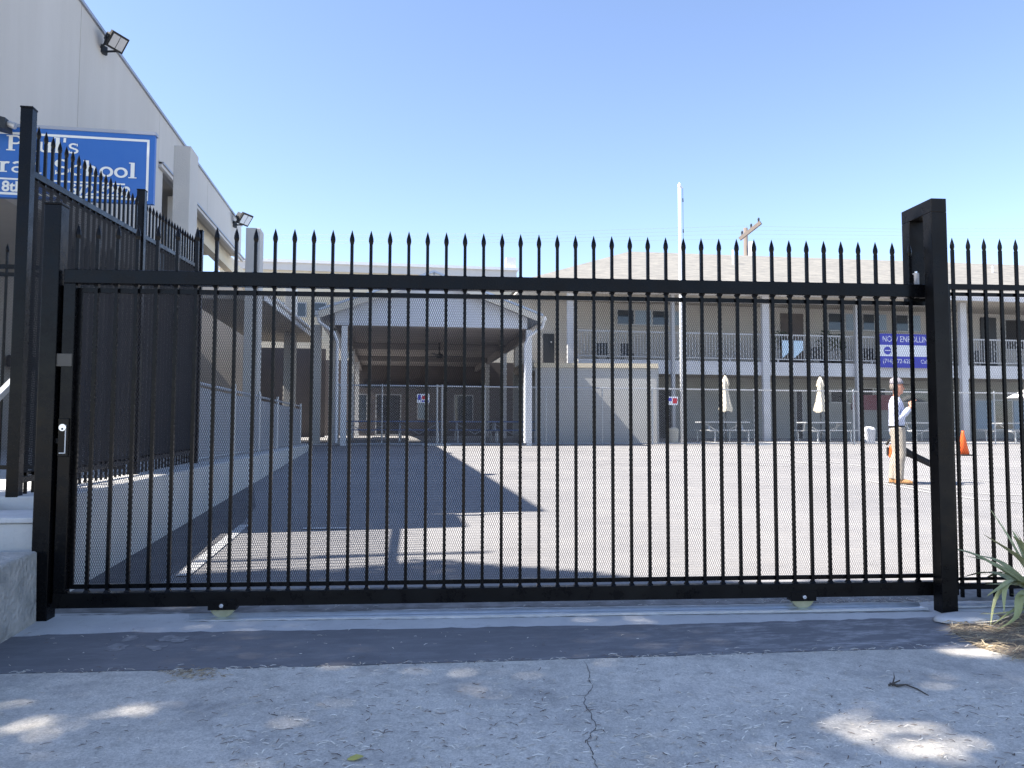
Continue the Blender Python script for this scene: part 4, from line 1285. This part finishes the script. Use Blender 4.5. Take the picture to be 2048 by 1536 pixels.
# ------------------------------------------------------------------ flagpole, cone, utility pole and an added pole
p = P(1365, 880, 25.5)
q = P(1364, 374, 25.5)
fp = thing('flagpole', 'tall white flagpole without a flag in front of the classroom block', 'flagpole', (float(p[0]), 25.5, gz(25.5)))
fx = float(p[0])
MB().tube([(fx, 25.5, gz(25.5) - .05), (fx - .02, 25.5, float(q[2]))], [.07, .05], 14).build('pole', M['white'], fp, smooth=True)
MB().tube([(fx - .02, 25.5, float(q[2])), (fx - .02, 25.5, float(q[2]) + .08), (fx - .02, 25.5, float(q[2]) + .16)], [.07, .06, .004], 12).build('cap', M['white'], fp)
MB().bar((fx - .02, 25.5, float(q[2]) - .02), (fx + .1, 25.5, float(q[2]) - .02), .03, .04).build('truck', M['white'], fp)
MB().tube([(fx + .1, 25.5, float(q[2]) - .03), (fx + .11, 25.5, 2.0)], .007, 5).build('halyard', M['steel_dark'], fp)
for dz in (.4, 1.5):
    MB().bar((fx + .1, 25.5, float(q[2]) - dz), (fx + .105, 25.5, float(q[2]) - dz - .13), .03, .03).build('snap_hook', M['steel_dark'], fp)

p = G(1927, 911)
cn = thing('traffic_cone', 'orange traffic cone standing on the lot right of the guide post', 'cone', (float(p[0]), float(p[1]), gz(p[1]) + .004), 0, local=True)
MB().box(-.19, .19, -.19, .19, 0, .03).build('base', M['rubber'], cn, bevel=.01)
MB().tube([(0, 0, .03), (0, 0, .62), (0, 0, .68)], [.15, .04, .035], 20).build('body', M['orange'], cn, smooth=True)

def utility_pole(loc, h, label, arm_a, m_, wires=None, rad=.16):
    x, y, z = loc
    t_ = thing('utility_pole', label, 'utility pole', loc)
    MB().tube([(x, y, z), (x, y, z + h)], [rad * 1.15, rad * .8], 12).build('pole', m_, t_, smooth=True)
    d = Vector((math.cos(arm_a), math.sin(arm_a), 0))
    return t_, d
pt = P(1491, 456, 62.0)
t_, d = utility_pole((float(pt[0]), 62.0, .8), float(pt[2]) - .8, 'wooden utility pole with slanting crossarm behind the shingled roof', 0, M['wood'], rad=.22)
top = Vector(pt)
ca, cb_ = Vector(P(1474, 481, 62)), Vector(P(1516, 448, 60.5))
MB().bar(ca + Vector((0, -.5, 0)), cb_ + Vector((0, -.5, 0)), .2, .3).build('crossarm', M['wood'], t_)
for f in (.12, .55, .9):
    c = ca.lerp(cb_, f) + Vector((0, -.5, .15))
    MB().tube([c, c + Vector((0, 0, .3)), c + Vector((0, 0, .4))], [.07, .1, .04], 8).build('insulator', M['steel_dark'], t_)
tt = Vector(P(1503, 498, 61))
MB().tube([tt + Vector((0, 0, -1.0)), tt + Vector((0, 0, .6))], .24, 14).build('transformer', M['white'], t_)
for (ya, yb, yc, Y) in ((470, 452, 452, 58), (482, 468, 465, 58), (488, 478, 472, 60), (476, 460, 458, 62)):
    pts = [P(-200, ya - 14, Y - 2), P(500, ya, Y), P(1000, ya - 3, Y), P(1480, yb, Y), P(1800, yc + 6, Y), P(2300, yc + 4, Y)]
    MB().tube(pts, .007, 4).build('wire', M['coping'], t_)

# unseen pole added left of the frame, throws a thin shadow on the lot
ux, uy = -8.6, 6.25
t_, d = utility_pole((ux, uy, .0), 11.0, 'unseen pole added left of the driveway to cast a shadow line', 0, M['wood'], rad=.055)
MB().bar((ux - .9, uy, 10.35), (ux + .5, uy, 10.35), .09, .1).build('crossarm', M['wood'], t_)

# ------------------------------------------------------------------ pale building far behind
bb = thing('back_building', 'long cream flat-roofed building far behind the pavilion', 'building', (2, 48, .8))
pa, pb = P(440, 540, 48), P(1028, 553, 48)
zt = float((pa[2] + pb[2]) / 2)
MB().box(pa[0], pb[0], 48, 60, .7, zt).build('wall', M['cream'], bb)
MB().box(pa[0] - .2, pb[0] + .15, 47.85, 60.1, zt, zt + .45).build('parapet', M['trim'], bb)
MB().box(pa[0] - .3, pb[0] + .25, 47.7, 60.2, zt + .45, zt + .62).build('coping', M['white'], bb)
MB().box(pb[0] - .5, pb[0] + .1, 47.9, 48.5, zt + .62, zt + 1.3).build('chimney', M['white'], bb)
for px in (600, 640, 680, 560):
    q = P(px, 605, 48)
    wf = MB().box(q[0] - .5, q[0] + .4, 47.93, 47.99, q[2] - .9, q[2]).build('window', M['frame_al'], bb)
    MB().box(q[0] - .44, q[0] + .34, 47.91, 47.93, q[2] - .84, q[2] - .06).build('pane', M['glass'], wf)

# ------------------------------------------------------------------ the man (facing right, standing)
mp_ = G(1797, 968)
man = thing('person', 'man in grey cap, pale blue shirt and khaki trousers standing in the sunlit lot', 'person', (float(mp_[0]), float(mp_[1]), gz(mp_[1]) + .004), R(-31))
# local frame: +x forward (image right), +y away from the camera, z up
def limb(mb, pts):
    rings = []
    pv_ = [Vector(p[0]) for p in pts]
    for i, (p, ra_, rb_) in enumerate(pts):
        d = (pv_[min(i + 1, len(pts) - 1)] - pv_[max(i - 1, 0)]).normalized()
        s = Vector((0, 1, 0)) - d * d.y
        if s.length < .1:
            s = Vector((1, 0, 0)) - d * d.x
        s.normalize()
        u = s.cross(d)
        rings.append((p, u * ra_, s * rb_))
    mb.loft(rings)
def remesh(o, vox, sm=3):
    r_ = o.modifiers.new('remesh', 'REMESH')
    r_.mode = 'VOXEL'
    r_.voxel_size = vox
    r_.use_smooth_shade = True
    s = o.modifiers.new('smooth', 'SMOOTH')
    s.factor = .5
    s.iterations = sm
H_ = 1.0
legs = {}
def leg_pts(sy, fx_, grow=0.0):
    g = grow
    return [((0.0, sy * .085, .96), .095 + g, .085 + g), ((.012, sy * .09, .82), .088 + g, .082 + g), ((.03 + fx_ * .4, sy * .095, .52), .062 + g, .06 + g), ((.0 + fx_ * .6, sy * .1, .38), .06 + g, .057 + g), ((-.02 + fx_ * .9, sy * .105, .1), .042 + g, .04 + g)]
b = MB()
limb(b, [((0, 0, .9), .105, .15), ((-.005, 0, 1.02), .1, .145), ((.0, 0, 1.2), .108, .155), ((-.01, 0, 1.38), .1, .165), ((-.015, 0, 1.46), .07, .12)])
limb(b, [((-.01, 0, 1.44), .055, .055), ((.005, 0, 1.56), .05, .05)])
limb(b, [((.01, 0, 1.535), .05, .045), ((.025, 0, 1.58), .085, .065), ((.02, 0, 1.66), .1, .077), ((.015, 0, 1.74), .09, .07), ((.01, 0, 1.785), .045, .04)])   # head
limb(b, [((.105, 0, 1.655), .014, .012), ((.128, 0, 1.635), .016, .015), ((.11, 0, 1.622), .012, .012)])          # nose
limb(b, [((.08, 0, 1.565), .025, .03), ((.1, 0, 1.57), .02, .024)])           # chin
limb(b, [((.095, 0, 1.602), .014, .026), ((.112, 0, 1.602), .006, .02)])       # mouth
for sy in (-1, 1):
    limb(b, [((.0, sy * .075, 1.625), .012, .01), ((-.005, sy * .085, 1.66), .02, .01), ((.0, sy * .08, 1.685), .012, .008)])   # ears
    limb(b, leg_pts(sy, .02 if sy < 0 else -.06))
near_arm = [((-.015, -.19, 1.40), .055, .052), ((-.035, -.225, 1.24), .047, .045), ((-.0, -.225, 1.10), .042, .04), ((.11, -.2, 1.2), .036, .034), ((.2, -.17, 1.31), .029, .026)]
far_arm = [((-.015, .19, 1.40), .055, .052), ((-.04, .24, 1.2), .046, .044), ((-.045, .25, 1.06), .04, .038), ((-.02, .25, .92), .034, .032), ((.0, .245, .8), .028, .025)]
limb(b, near_arm)
limb(b, far_arm)
def hand(mb, w, d, pn, thumb_s):
    w, d, pn = Vector(w), Vector(d).normalized(), Vector(pn).normalized()
    s = d.cross(pn).normalized()
    mb.loft([(w, s * .026, pn * .018), (w + d * .05, s * .04, pn * .016), (w + d * .095, s * .04, pn * .014)])
    for k, L in enumerate((.066, .075, .07, .055)):
        r_ = w + d * .09 + s * (-.03 + .02 * k)
        m1 = r_ + d * L * .45 + pn * .014
        m2 = m1 + d * L * .25 + pn * .03
        limb(mb, [(tuple(r_), .0095, .0095), (tuple(m1), .009, .009), (tuple(m2), .008, .008), (tuple(m2 - d * .012 + pn * .018), .007, .007)])
    r_ = w + d * .03 + s * .03 * thumb_s
    limb(mb, [(tuple(r_), .012, .012), (tuple(r_ + s * .03 * thumb_s + d * .03), .0105, .0105), (tuple(r_ + s * .028 * thumb_s + d * .06 + pn * .022), .009, .009)])
hand(b, (.2, -.17, 1.31), (.35, .1, .9), (.5, .85, .0), 1)
hand(b, (.0, .245, .8), (.15, 0, -1), (.2, -1, 0), -1)
body = b.build('body', M['skin'], man, off=(0, 0, 0))
remesh(body, .0085, 3)
b = MB()
limb(b, [((0.0, 0, .9), .125, .172), ((-.01, 0, .98), .122, .17), ((.0, 0, 1.08), .13, .175), ((.005, 0, 1.22), .128, .178), ((-.01, 0, 1.36), .118, .185), ((-.015, 0, 1.44), .09, .14), ((-.01, 0, 1.495), .063, .066)])
limb(b, [(p, r1 + .02, r2 + .02) for p, r1, r2 in near_arm[:-1]] + [((.185, -.175, 1.29), .044, .042)])
limb(b, [(p, r1 + .02, r2 + .02) for p, r1, r2 in far_arm[:-1]] + [((-.0, .246, .83), .044, .042)])
sh = b.build('shirt', M['shirt'], man, off=(0, 0, 0))
remesh(sh, .012, 3)
b = MB()
limb(b, [((0, 0, .99), .118, .165), ((0, 0, .9), .124, .17), ((.0, 0, .82), .115, .165)])
for sy in (-1, 1):
    fx_ = .02 if sy < 0 else -.06
    pts = leg_pts(sy, fx_, .026)
    pts[-1] = ((-.02 + fx_ * .9, sy * .105, .075), .075, .07)
    limb(b, pts)
tr_ = b.build('trousers', M['khaki'], man, off=(0, 0, 0))
remesh(tr_, .012, 3)
b = MB()
n = 24
for z in (.955, .995):
    for k in range(n):
        a = 2 * math.pi * k / n
        b.v.append((.131 * math.cos(a) - .003, .177 * math.sin(a), z))
for k in range(n):
    b.f.append((k, (k + 1) % n, n + (k + 1) % n, n + k))
b.build('belt', M['rubber'], man, off=(0, 0, 0))
for sy in (-1, 1):
    fx_ = (.02 if sy < 0 else -.06) * .9
    b = MB()
    limb(b, [((-.03 + fx_, sy * .105, .14), .055, .05), ((-.03 + fx_, sy * .105, .07), .06, .048), ((-.02 + fx_, sy * .105, .02), .065, .046)])
    b.loft([((-.07 + fx_, sy * .105, .045), (0, .04, 0), (0, 0, .043)), ((.03 + fx_, sy * .108, .048), (0, .045, 0), (0, 0, .046)), ((.13 + fx_, sy * .115, .04), (0, .052, 0), (0, 0, .038)), ((.19 + fx_, sy * .115, .03), (0, .035, 0), (0, 0, .026))])
    bt = b.build('boot', M['boot'], man, off=(0, 0, 0))
    remesh(bt, .008, 2)
    MB().box(-.1 + fx_, .2 + fx_, sy * .11 - .05, sy * .11 + .05, 0, .018).build('sole', M['twig'], bt, off=(0, 0, 0), bevel=.008)
b = MB()
b.loft([((.012, 0, 1.71), (.108, 0, 0), (0, .087, 0)), ((.01, 0, 1.75), (.108, 0, 0), (0, .088, 0)), ((.0, 0, 1.8), (.088, 0, 0), (0, .074, 0)), ((-.005, 0, 1.83), (.04, 0, 0), (0, .035, 0))])
cp = b.build('cap', M['cap'], man, off=(0, 0, 0), smooth=True)
b = MB()
b.hexa([(.09, -.075, 1.708), (.205, -.05, 1.69), (.205, .05, 1.69), (.09, .075, 1.708), (.09, -.075, 1.718), (.2, -.05, 1.7), (.2, .05, 1.7), (.09, .075, 1.718)])
b.build('brim', M['rubber'], cp, off=(0, 0, 0))
b = MB()
b.loft([((-.045, 0, 1.6), (.04, 0, 0), (0, .065, 0)), ((-.035, 0, 1.65), (.065, 0, 0), (0, .079, 0)), ((-.02, 0, 1.71), (.08, 0, 0), (0, .082, 0))])
b.build('hair', M['hair'], man, off=(0, 0, 0), smooth=True)
for sy in (-1, 1):
    MB().tube([(.104, sy * .03, 1.663), (.11, sy * .03, 1.663)], .009, 8).build('eye', M['dark'], body, off=(0, 0, 0))

# leaf blower hanging from his far hand
lbw = thing('leaf_blower', 'orange and black handheld leaf blower held at his side by the man', 'leaf blower', tuple(man.location), man.rotation_euler[2])
MB().hexa([(-.13, .18, .44), (.06, .18, .4), (.06, .32, .4), (-.13, .32, .44), (-.11, .2, .66), (.04, .2, .68), (.04, .3, .68), (-.11, .3, .66)]).build('housing', M['orange'], lbw, bevel=.03)
MB().tube([(-.16, .24, .66), (-.1, .24, .75), (.06, .24, .74), (.12, .24, .62)], .022, 8).build('handle', M['rubber'], lbw)
MB().tube([(-.05, .24, .58), (.1, .23, .56), (.22, .22, .5), (.75, .16, .22), (.82, .15, .18)], [.1, .085, .06, .055, .065], 14).build('blower_tube', M['rubber'], lbw, smooth=True)
MB().box(-.155, -.12, .2, .3, .47, .62).build('engine_cover', M['rubber'], lbw, bevel=.01)

# ------------------------------------------------------------------ soil bed, straw and spiky plant at the right
bed_out = bed_edge + [(5.2, 4.45), (7.5, 4.2), (7.5, 2.3)]
bd = struct(sheet('planting_bed', bed_out, M['soil'], .02, thick=.05))
mo = tag(MB().loft([((G(1935, 1244)[0], G(1935, 1244)[1], .0), (.24, .02, 0), (0, .12, 0)), ((G(1935, 1244)[0], G(1935, 1244)[1], .022), (.21, .02, 0), (0, .1, 0)), ((G(1935, 1244)[0] - .02, G(1935, 1244)[1] + .01, .024), (.12, .02, 0), (0, .06, 0))]).build('concrete_footing', M['thresh'], smooth=True), 'small pale concrete footing at the foot of the guide post', 'footing')
def litter(name, n, sampler, m, lmin, lmax, wmin, wmax, lift, seed, label, curl=.15):
    r = random.Random(seed)
    mb = MB()
    for _ in range(n):
        x, y, z = sampler(r)
        a = r.gauss(0.0, .75) if r.random() < .7 else r.uniform(0, 6.28)
        L, w = r.uniform(lmin, lmax) * r.choice((.5, .8, 1, 1)), r.uniform(wmin, wmax)
        k = r.uniform(-curl, curl) * L
        d = Vector((math.cos(a), math.sin(a), 0))
        s = Vector((-d.y, d.x, 0))
        tl = r.uniform(0, .18) * L
        P0 = Vector((x, y, z + lift))
        c = [P0 - d * L / 2, P0 + s * k + Vector((0, 0, tl)), P0 + d * L / 2 + Vector((0, 0, tl * .3))]
        b0 = len(mb.v)
        for i, q in enumerate(c):
            ww = w * (1 if i == 1 else .45)
            mb.v += [tuple(q - s * ww / 2), tuple(q + s * ww / 2 + Vector((0, 0, .001)))]
        mb.f += [(b0, b0 + 2, b0 + 3, b0 + 1), (b0 + 2, b0 + 4, b0 + 5, b0 + 3)]
    o = mb.build(name, m)
    o['kind'] = 'stuff'
    o['label'], o['category'] = label, 'litter'
    return o
def s_apron(r):
    while True:
        px, py = r.uniform(-100, 2150), r.uniform(1335, 1600)
        if r.random() < (.22 if px < 420 else 1.0) * (.45 if py < 1390 else 1.0):
            p = G(px, py)
            if p[0] < 3.0 or py > 1370:
                return p[0], p[1], gz(p[1]) + .0145
litter('fallen_litter', 1900, s_apron, M['litter'], .012, .05, .0022, .0052, .002, 11, 'dry leaf slivers scattered over the driveway')
def s_joint(r):
    x = r.uniform(-2.0, 3.2)
    e = [q for q in l_ap]
    y = min(e, key=lambda q: abs(q[0] - x))[1] - .012 + r.gauss(0, .018)
    return x, y, gz(y) + .0135
litter('joint_litter', 330, s_joint, M['litter'], .012, .05, .002, .005, .002, 12, 'dry litter caught along the joint of the dark strip')
def s_pile(r):
    p = G(r.gauss(385, 32), r.gauss(1354, 6))
    return p[0], p[1], gz(p[1]) + .0145
litter('leaf_litter_pile', 130, s_pile, M['straw'], .02, .055, .002, .006, .003, 13, 'small heap of brown leaf litter by the joint on the left')
def s_track(r):
    if r.random() < .6:
        p = G(r.uniform(1500, 1880), r.gauss(1204, 5))
    else:
        p = G(r.uniform(150, 1880), r.gauss(1210, 7))
    return p[0], p[1], gz(p[1]) + .0095
litter('threshold_litter', 480, s_track, M['litter'], .01, .045, .002, .004, .002, 14, 'dry litter behind the gate track')
def s_bed(r):
    while True:
        p = G(r.uniform(1895, 2250), r.uniform(1238, 1385))
        px = 1893 + (p[1] - bed_edge[4][1]) * 0
        if p[1] > 2.6 and p[0] > 3.15 + max(0, (4.35 - p[1])) * .0 and (p[0] - 3.05) > (3.9 - p[1]) * .55 - .05:
            return p[0], p[1], gz(p[1]) + .025
litter('straw_mulch', 1500, s_bed, M['straw'], .03, .14, .002, .006, .004, 15, 'dry straw mulch covering the soil bed at the right edge', .1)
def s_strip(r):
    p = G(r.uniform(0, 1800), r.uniform(1262, 1325))
    return p[0], p[1], gz(p[1]) + .0125
litter('strip_litter', 130, s_strip, M['litter'], .01, .035, .002, .004, .002, 16, 'pale slivers on the dark asphalt strip')

yc = G(2082, 1240)
yu = thing('spiky_plant', 'grey-green spiky strap-leaved plant in the soil bed at the right edge', 'plant', (float(yc[0]), float(yc[1]), gz(yc[1]) + .03), 0, local=True)
MB().tube([(0, 0, 0), (.01, 0, .14)], [.05, .07], 10).build('stem', M['bark'], yu)
ry = random.Random(5)
def blade(pts, w):
    mb = MB()
    n = 12
    pv_ = []
    for i in range(n + 1):
        t2 = i / n * (len(pts) - 1)
        k = min(int(t2), len(pts) - 2)
        f = t2 - k
        p0, p1 = Vector(pts[max(k - 1, 0)]), Vector(pts[k])
        p2, p3 = Vector(pts[k + 1]), Vector(pts[min(k + 2, len(pts) - 1)])
        pv_.append(.5 * ((2 * p1) + (p2 - p0) * f + (2 * p0 - 5 * p1 + 4 * p2 - p3) * f * f + (3 * p1 - p0 - 3 * p2 + p3) * f ** 3))
    for i, p in enumerate(pv_):
        f = i / n
        ww = w * (.55 + 1.2 * f if f < .35 else max(.02, 1.0 - ((f - .35) / .65) ** 1.4)) * .5
        d = (pv_[min(i + 1, n)] - pv_[max(i - 1, 0)]).normalized()
        s = d.cross(Vector((0, 0, 1)))
        if s.length < .05:
            s = Vector((0, 1, 0))
        s.normalize()
        u = s.cross(d)
        mb.v += [tuple(p - s * ww), tuple(p - u * ww * .35), tuple(p + s * ww)]
    for i in range(n):
        for k in range(2):
            q = i * 3 + k
            mb.f.append((q, q + 1, q + 4, q + 3))
    return mb
def rel(px, py, dy):
    p = P(px, py, float(yc[1]) + dy)
    return (float(p[0] - yc[0]), dy, float(p[2] - gz(yc[1]) - .03))
core = (0, 0, .12)
leafdefs = [([core, rel(2050, 1125, -.02), rel(1966, 1068, -.05)], .085), ([core, rel(2048, 1170, -.1), rel(1970, 1168, -.16)], .055),
            ([core, rel(2030, 1160, -.14), rel(2000, 1175, -.2), rel(1974, 1192, -.24)], .045), ([core, rel(2045, 1165, -.12), rel(2012, 1170, -.2), rel(2008, 1226, -.26)], .055),
            ([core, rel(2060, 1180, -.14), rel(2040, 1195, -.2), rel(2032, 1235, -.25), rel(1992, 1260, -.27)], .06), ([core, rel(2050, 1165, -.1), rel(2015, 1168, -.16), rel(1990, 1200, -.2), rel(1981, 1252, -.22)], .045),
            ([core, rel(2060, 1110, .05), rel(2030, 1062, .1)], .08), ([core, rel(2050, 1100, .02), rel(2026, 1072, .0)], .07), ([core, rel(2060, 1215, -.1), rel(2010, 1225, -.15), rel(1960, 1228, -.2)], .04),
            ([core, rel(2060, 1205, -.12), rel(2030, 1218, -.2), rel(1985, 1250, -.25)], .04), ([core, rel(2030, 1150, .04), rel(1955, 1094, .06)], .008), ([core, rel(2060, 1190, -.15), rel(2020, 1188, -.22)], .02)]
for pts, w in leafdefs:
    blade(pts, w).build('leaf', M['yucca'], yu, smooth=True)
for k in range(22):
    a = ry.uniform(-1.9, 2.4)
    L = ry.uniform(.45, .75)
    e_ = ry.uniform(.15, 1.25)
    d = Vector((math.cos(a) * math.cos(e_), math.sin(a) * math.cos(e_), math.sin(e_)))
    tip = Vector(core) + d * L + Vector((0, 0, -.22 * L * math.cos(e_)))
    blade([core, Vector(core) + d * L * .55, tip], ry.uniform(.045, .075)).build('leaf', M['yucca'], yu, smooth=True)
# straw coloured dead blades lying on the bed
for i, (pa_, pb_, w) in enumerate((((1952, 1262), (2045, 1262), .014), ((1955, 1266), (2006, 1277), .01))):
    a_, b_ = G(*pa_), G(*pb_)
    mm_ = ((a_ + b_) / 2)
    o = blade([(a_[0], a_[1], gz(a_[1]) + .05), (mm_[0], mm_[1] + .01, gz(mm_[1]) + .06), (b_[0], b_[1], gz(b_[1]) + (.05 if i else .12))], w).build('dead_leaf', M['canvas'])
    tag(o, ('long dry straw-coloured blade lying on the soil bed' if i == 0 else 'short dry straw-coloured blade lying below the long one on the soil bed'), 'leaf')

# twig and yellow leaf on the driveway
tw = thing('twig', 'dark forked twig lying on the driveway at the right', 'twig', tuple(G(1790, 1378)))
gp_ = lambda px, py, h=.022: (float(G(px, py)[0]), float(G(px, py)[1]), gz(G(px, py)[1]) + h)
MB().tube([gp_(1780, 1376), gp_(1794, 1381), gp_(1812, 1379), gp_(1835, 1388), gp_(1857, 1399, .018)], [.004, .0065, .004, .0035, .002], 6).build('stem', M['twig'], tw)
MB().tube([gp_(1785, 1380), gp_(1789, 1372, .038), gp_(1788, 1366, .048)], [.004, .003, .001], 5).build('side_shoot', M['twig'], tw)
MB().tube([gp_(1778, 1380), gp_(1800, 1374, .03)], [.005, .003], 5).build('side_shoot', M['twig'], tw)
c = G(710, 1527)
a_ = Vector((c[0], c[1], gz(c[1]) + .019))
mb = MB()
outl = [(-.03, -.004), (-.018, .013), (.004, .016), (.022, .008), (.033, -.002), (.02, -.012), (-.002, -.015), (-.02, -.012)]
mb.v.append(tuple(a_ + Vector((0, 0, .004))))
for x, y in outl:
    mb.v.append(tuple(a_ + Vector((x, y * 1.3, .006 if x > 0 else 0.0))))
for i in range(len(outl)):
    mb.f.append((0, 1 + i, 1 + (i + 1) % len(outl)))
tag(mb.build('fallen_leaf', M['dryleaf']), 'single yellow-green leaf lying at the bottom edge of the driveway', 'leaf')

# ------------------------------------------------------------------ street tree outside the frame, on the sunny side: shades the gate and driveway
tree = thing('shade_tree', 'large leafy street tree left of the driveway', 'tree', (-9.0, 2.0, -.09))
MB().tube([(-9.0, 2.0, -.15), (-8.9, 2.05, 2.8), (-8.7, 2.2, 5.6), (-8.3, 2.5, 8.2), (-7.8, 2.8, 9.8)], [.3, .24, .2, .14, .05], 12).build('trunk', M['bark'], tree, smooth=True)
rt2 = random.Random(21)
for k in range(9):
    z0 = rt2.uniform(6.2, 8.6)
    a = k * .7 + rt2.uniform(-.3, .3)
    L = rt2.uniform(1.8, 3.2)
    s_ = Vector((-8.6, 2.3, z0))
    MB().tube([s_, s_ + Vector((math.cos(a) * L * .5, math.sin(a) * L * .2, .7)), s_ + Vector((math.cos(a) * L, math.sin(a) * L * .35, 1.4))], [.09, .06, .02], 7).build('limb', M['bark'], tree)
SUNK = 1.0 / math.tan(SUN_EL)
def shade_center(gx, gy, z):              # where a leaf at height z must hang to shade ground point
    h = z - gz(gy)
    return gx - math.cos(SUN_PHI) * h * SUNK, gy - math.sin(SUN_PHI) * h * SUNK
holes = [(G(285, 1371), .17, .05), (G(265, 1428), .3, .05), (G(60, 1460), .3, .06), (G(40, 1512), .28, .07), (G(1795, 1478), .26, .11), (G(1900, 1362), .2, .06), (G(2035, 1366), .18, .05), (G(1700, 1442), .12, .03), (G(1235, 1530), .12, .04),
         (G(1060, 1204), .1, .1), (G(1440, 1202), .12, .08), (G(1960, 1262), .4, .07), (G(2010, 1310), .5, .06), (G(1950, 1300), .3, .05), (G(1860, 1500), .3, .05)]
rl = np.random.default_rng(3)
# shaded ground: X -4.5..6, Y -4 .. wavy edge near 6
def edge_y(x):
    if x < 2.2:
        return 6.42 + .16 * math.sin(2.3 * x + .6) + .08 * math.sin(5.1 * x) - max(0, x - .6) * .42
    return 5.62 - (x - 2.2) * .2 + .05 * math.sin(4 * x)
clusters = []
for _ in range(2300):
    gx, gy = rl.uniform(-3.4, 5.4), rl.uniform(1.2, 6.5)
    z = rl.uniform(8.0, 11.5)
    clusters.append((gx, gy, z))
lv, lf_ = [], []
nl = 0
for gx, gy, z in clusters:
    for _ in range(28):
        x1, y1 = gx + rl.normal(0, .22), gy + rl.normal(0, .2)
        z1 = z + rl.normal(0, .25)
        if y1 > edge_y(x1) + rl.normal(0, .035):
            continue
        skip = False
        for hp, hx, hy in holes:
            if ((x1 - hp[0]) / (hx * .55 + .06)) ** 2 + ((y1 - hp[1]) / (hy * .7 + .05)) ** 2 < 1:
                skip = rl.random() > (.16 if hx > .25 and hp[0] > 1.0 else .42)
                break
        if skip:
            continue
        cx, cy = shade_center(x1, y1, z1)
        c_ = np.array([cx, cy, z1])
        if in_frame(c_, 60):
            continue
        d_ = rl.normal(0, 1, 3)
        d_ /= np.linalg.norm(d_)
        s_ = np.cross(d_, rl.normal(0, 1, 3))
        s_ /= np.linalg.norm(s_)
        L, w = rl.uniform(.06, .1), rl.uniform(.035, .055)
        lv += [c_ - d_ * L, c_ + s_ * w, c_ + d_ * L, c_ - s_ * w]
        lf_.append((nl, nl + 1, nl + 2, nl + 3))
        nl += 4
cr = np_mesh('crown', np.array(lv) - np.array(tree.location), np.array(lf_), M['leaf'], tree)
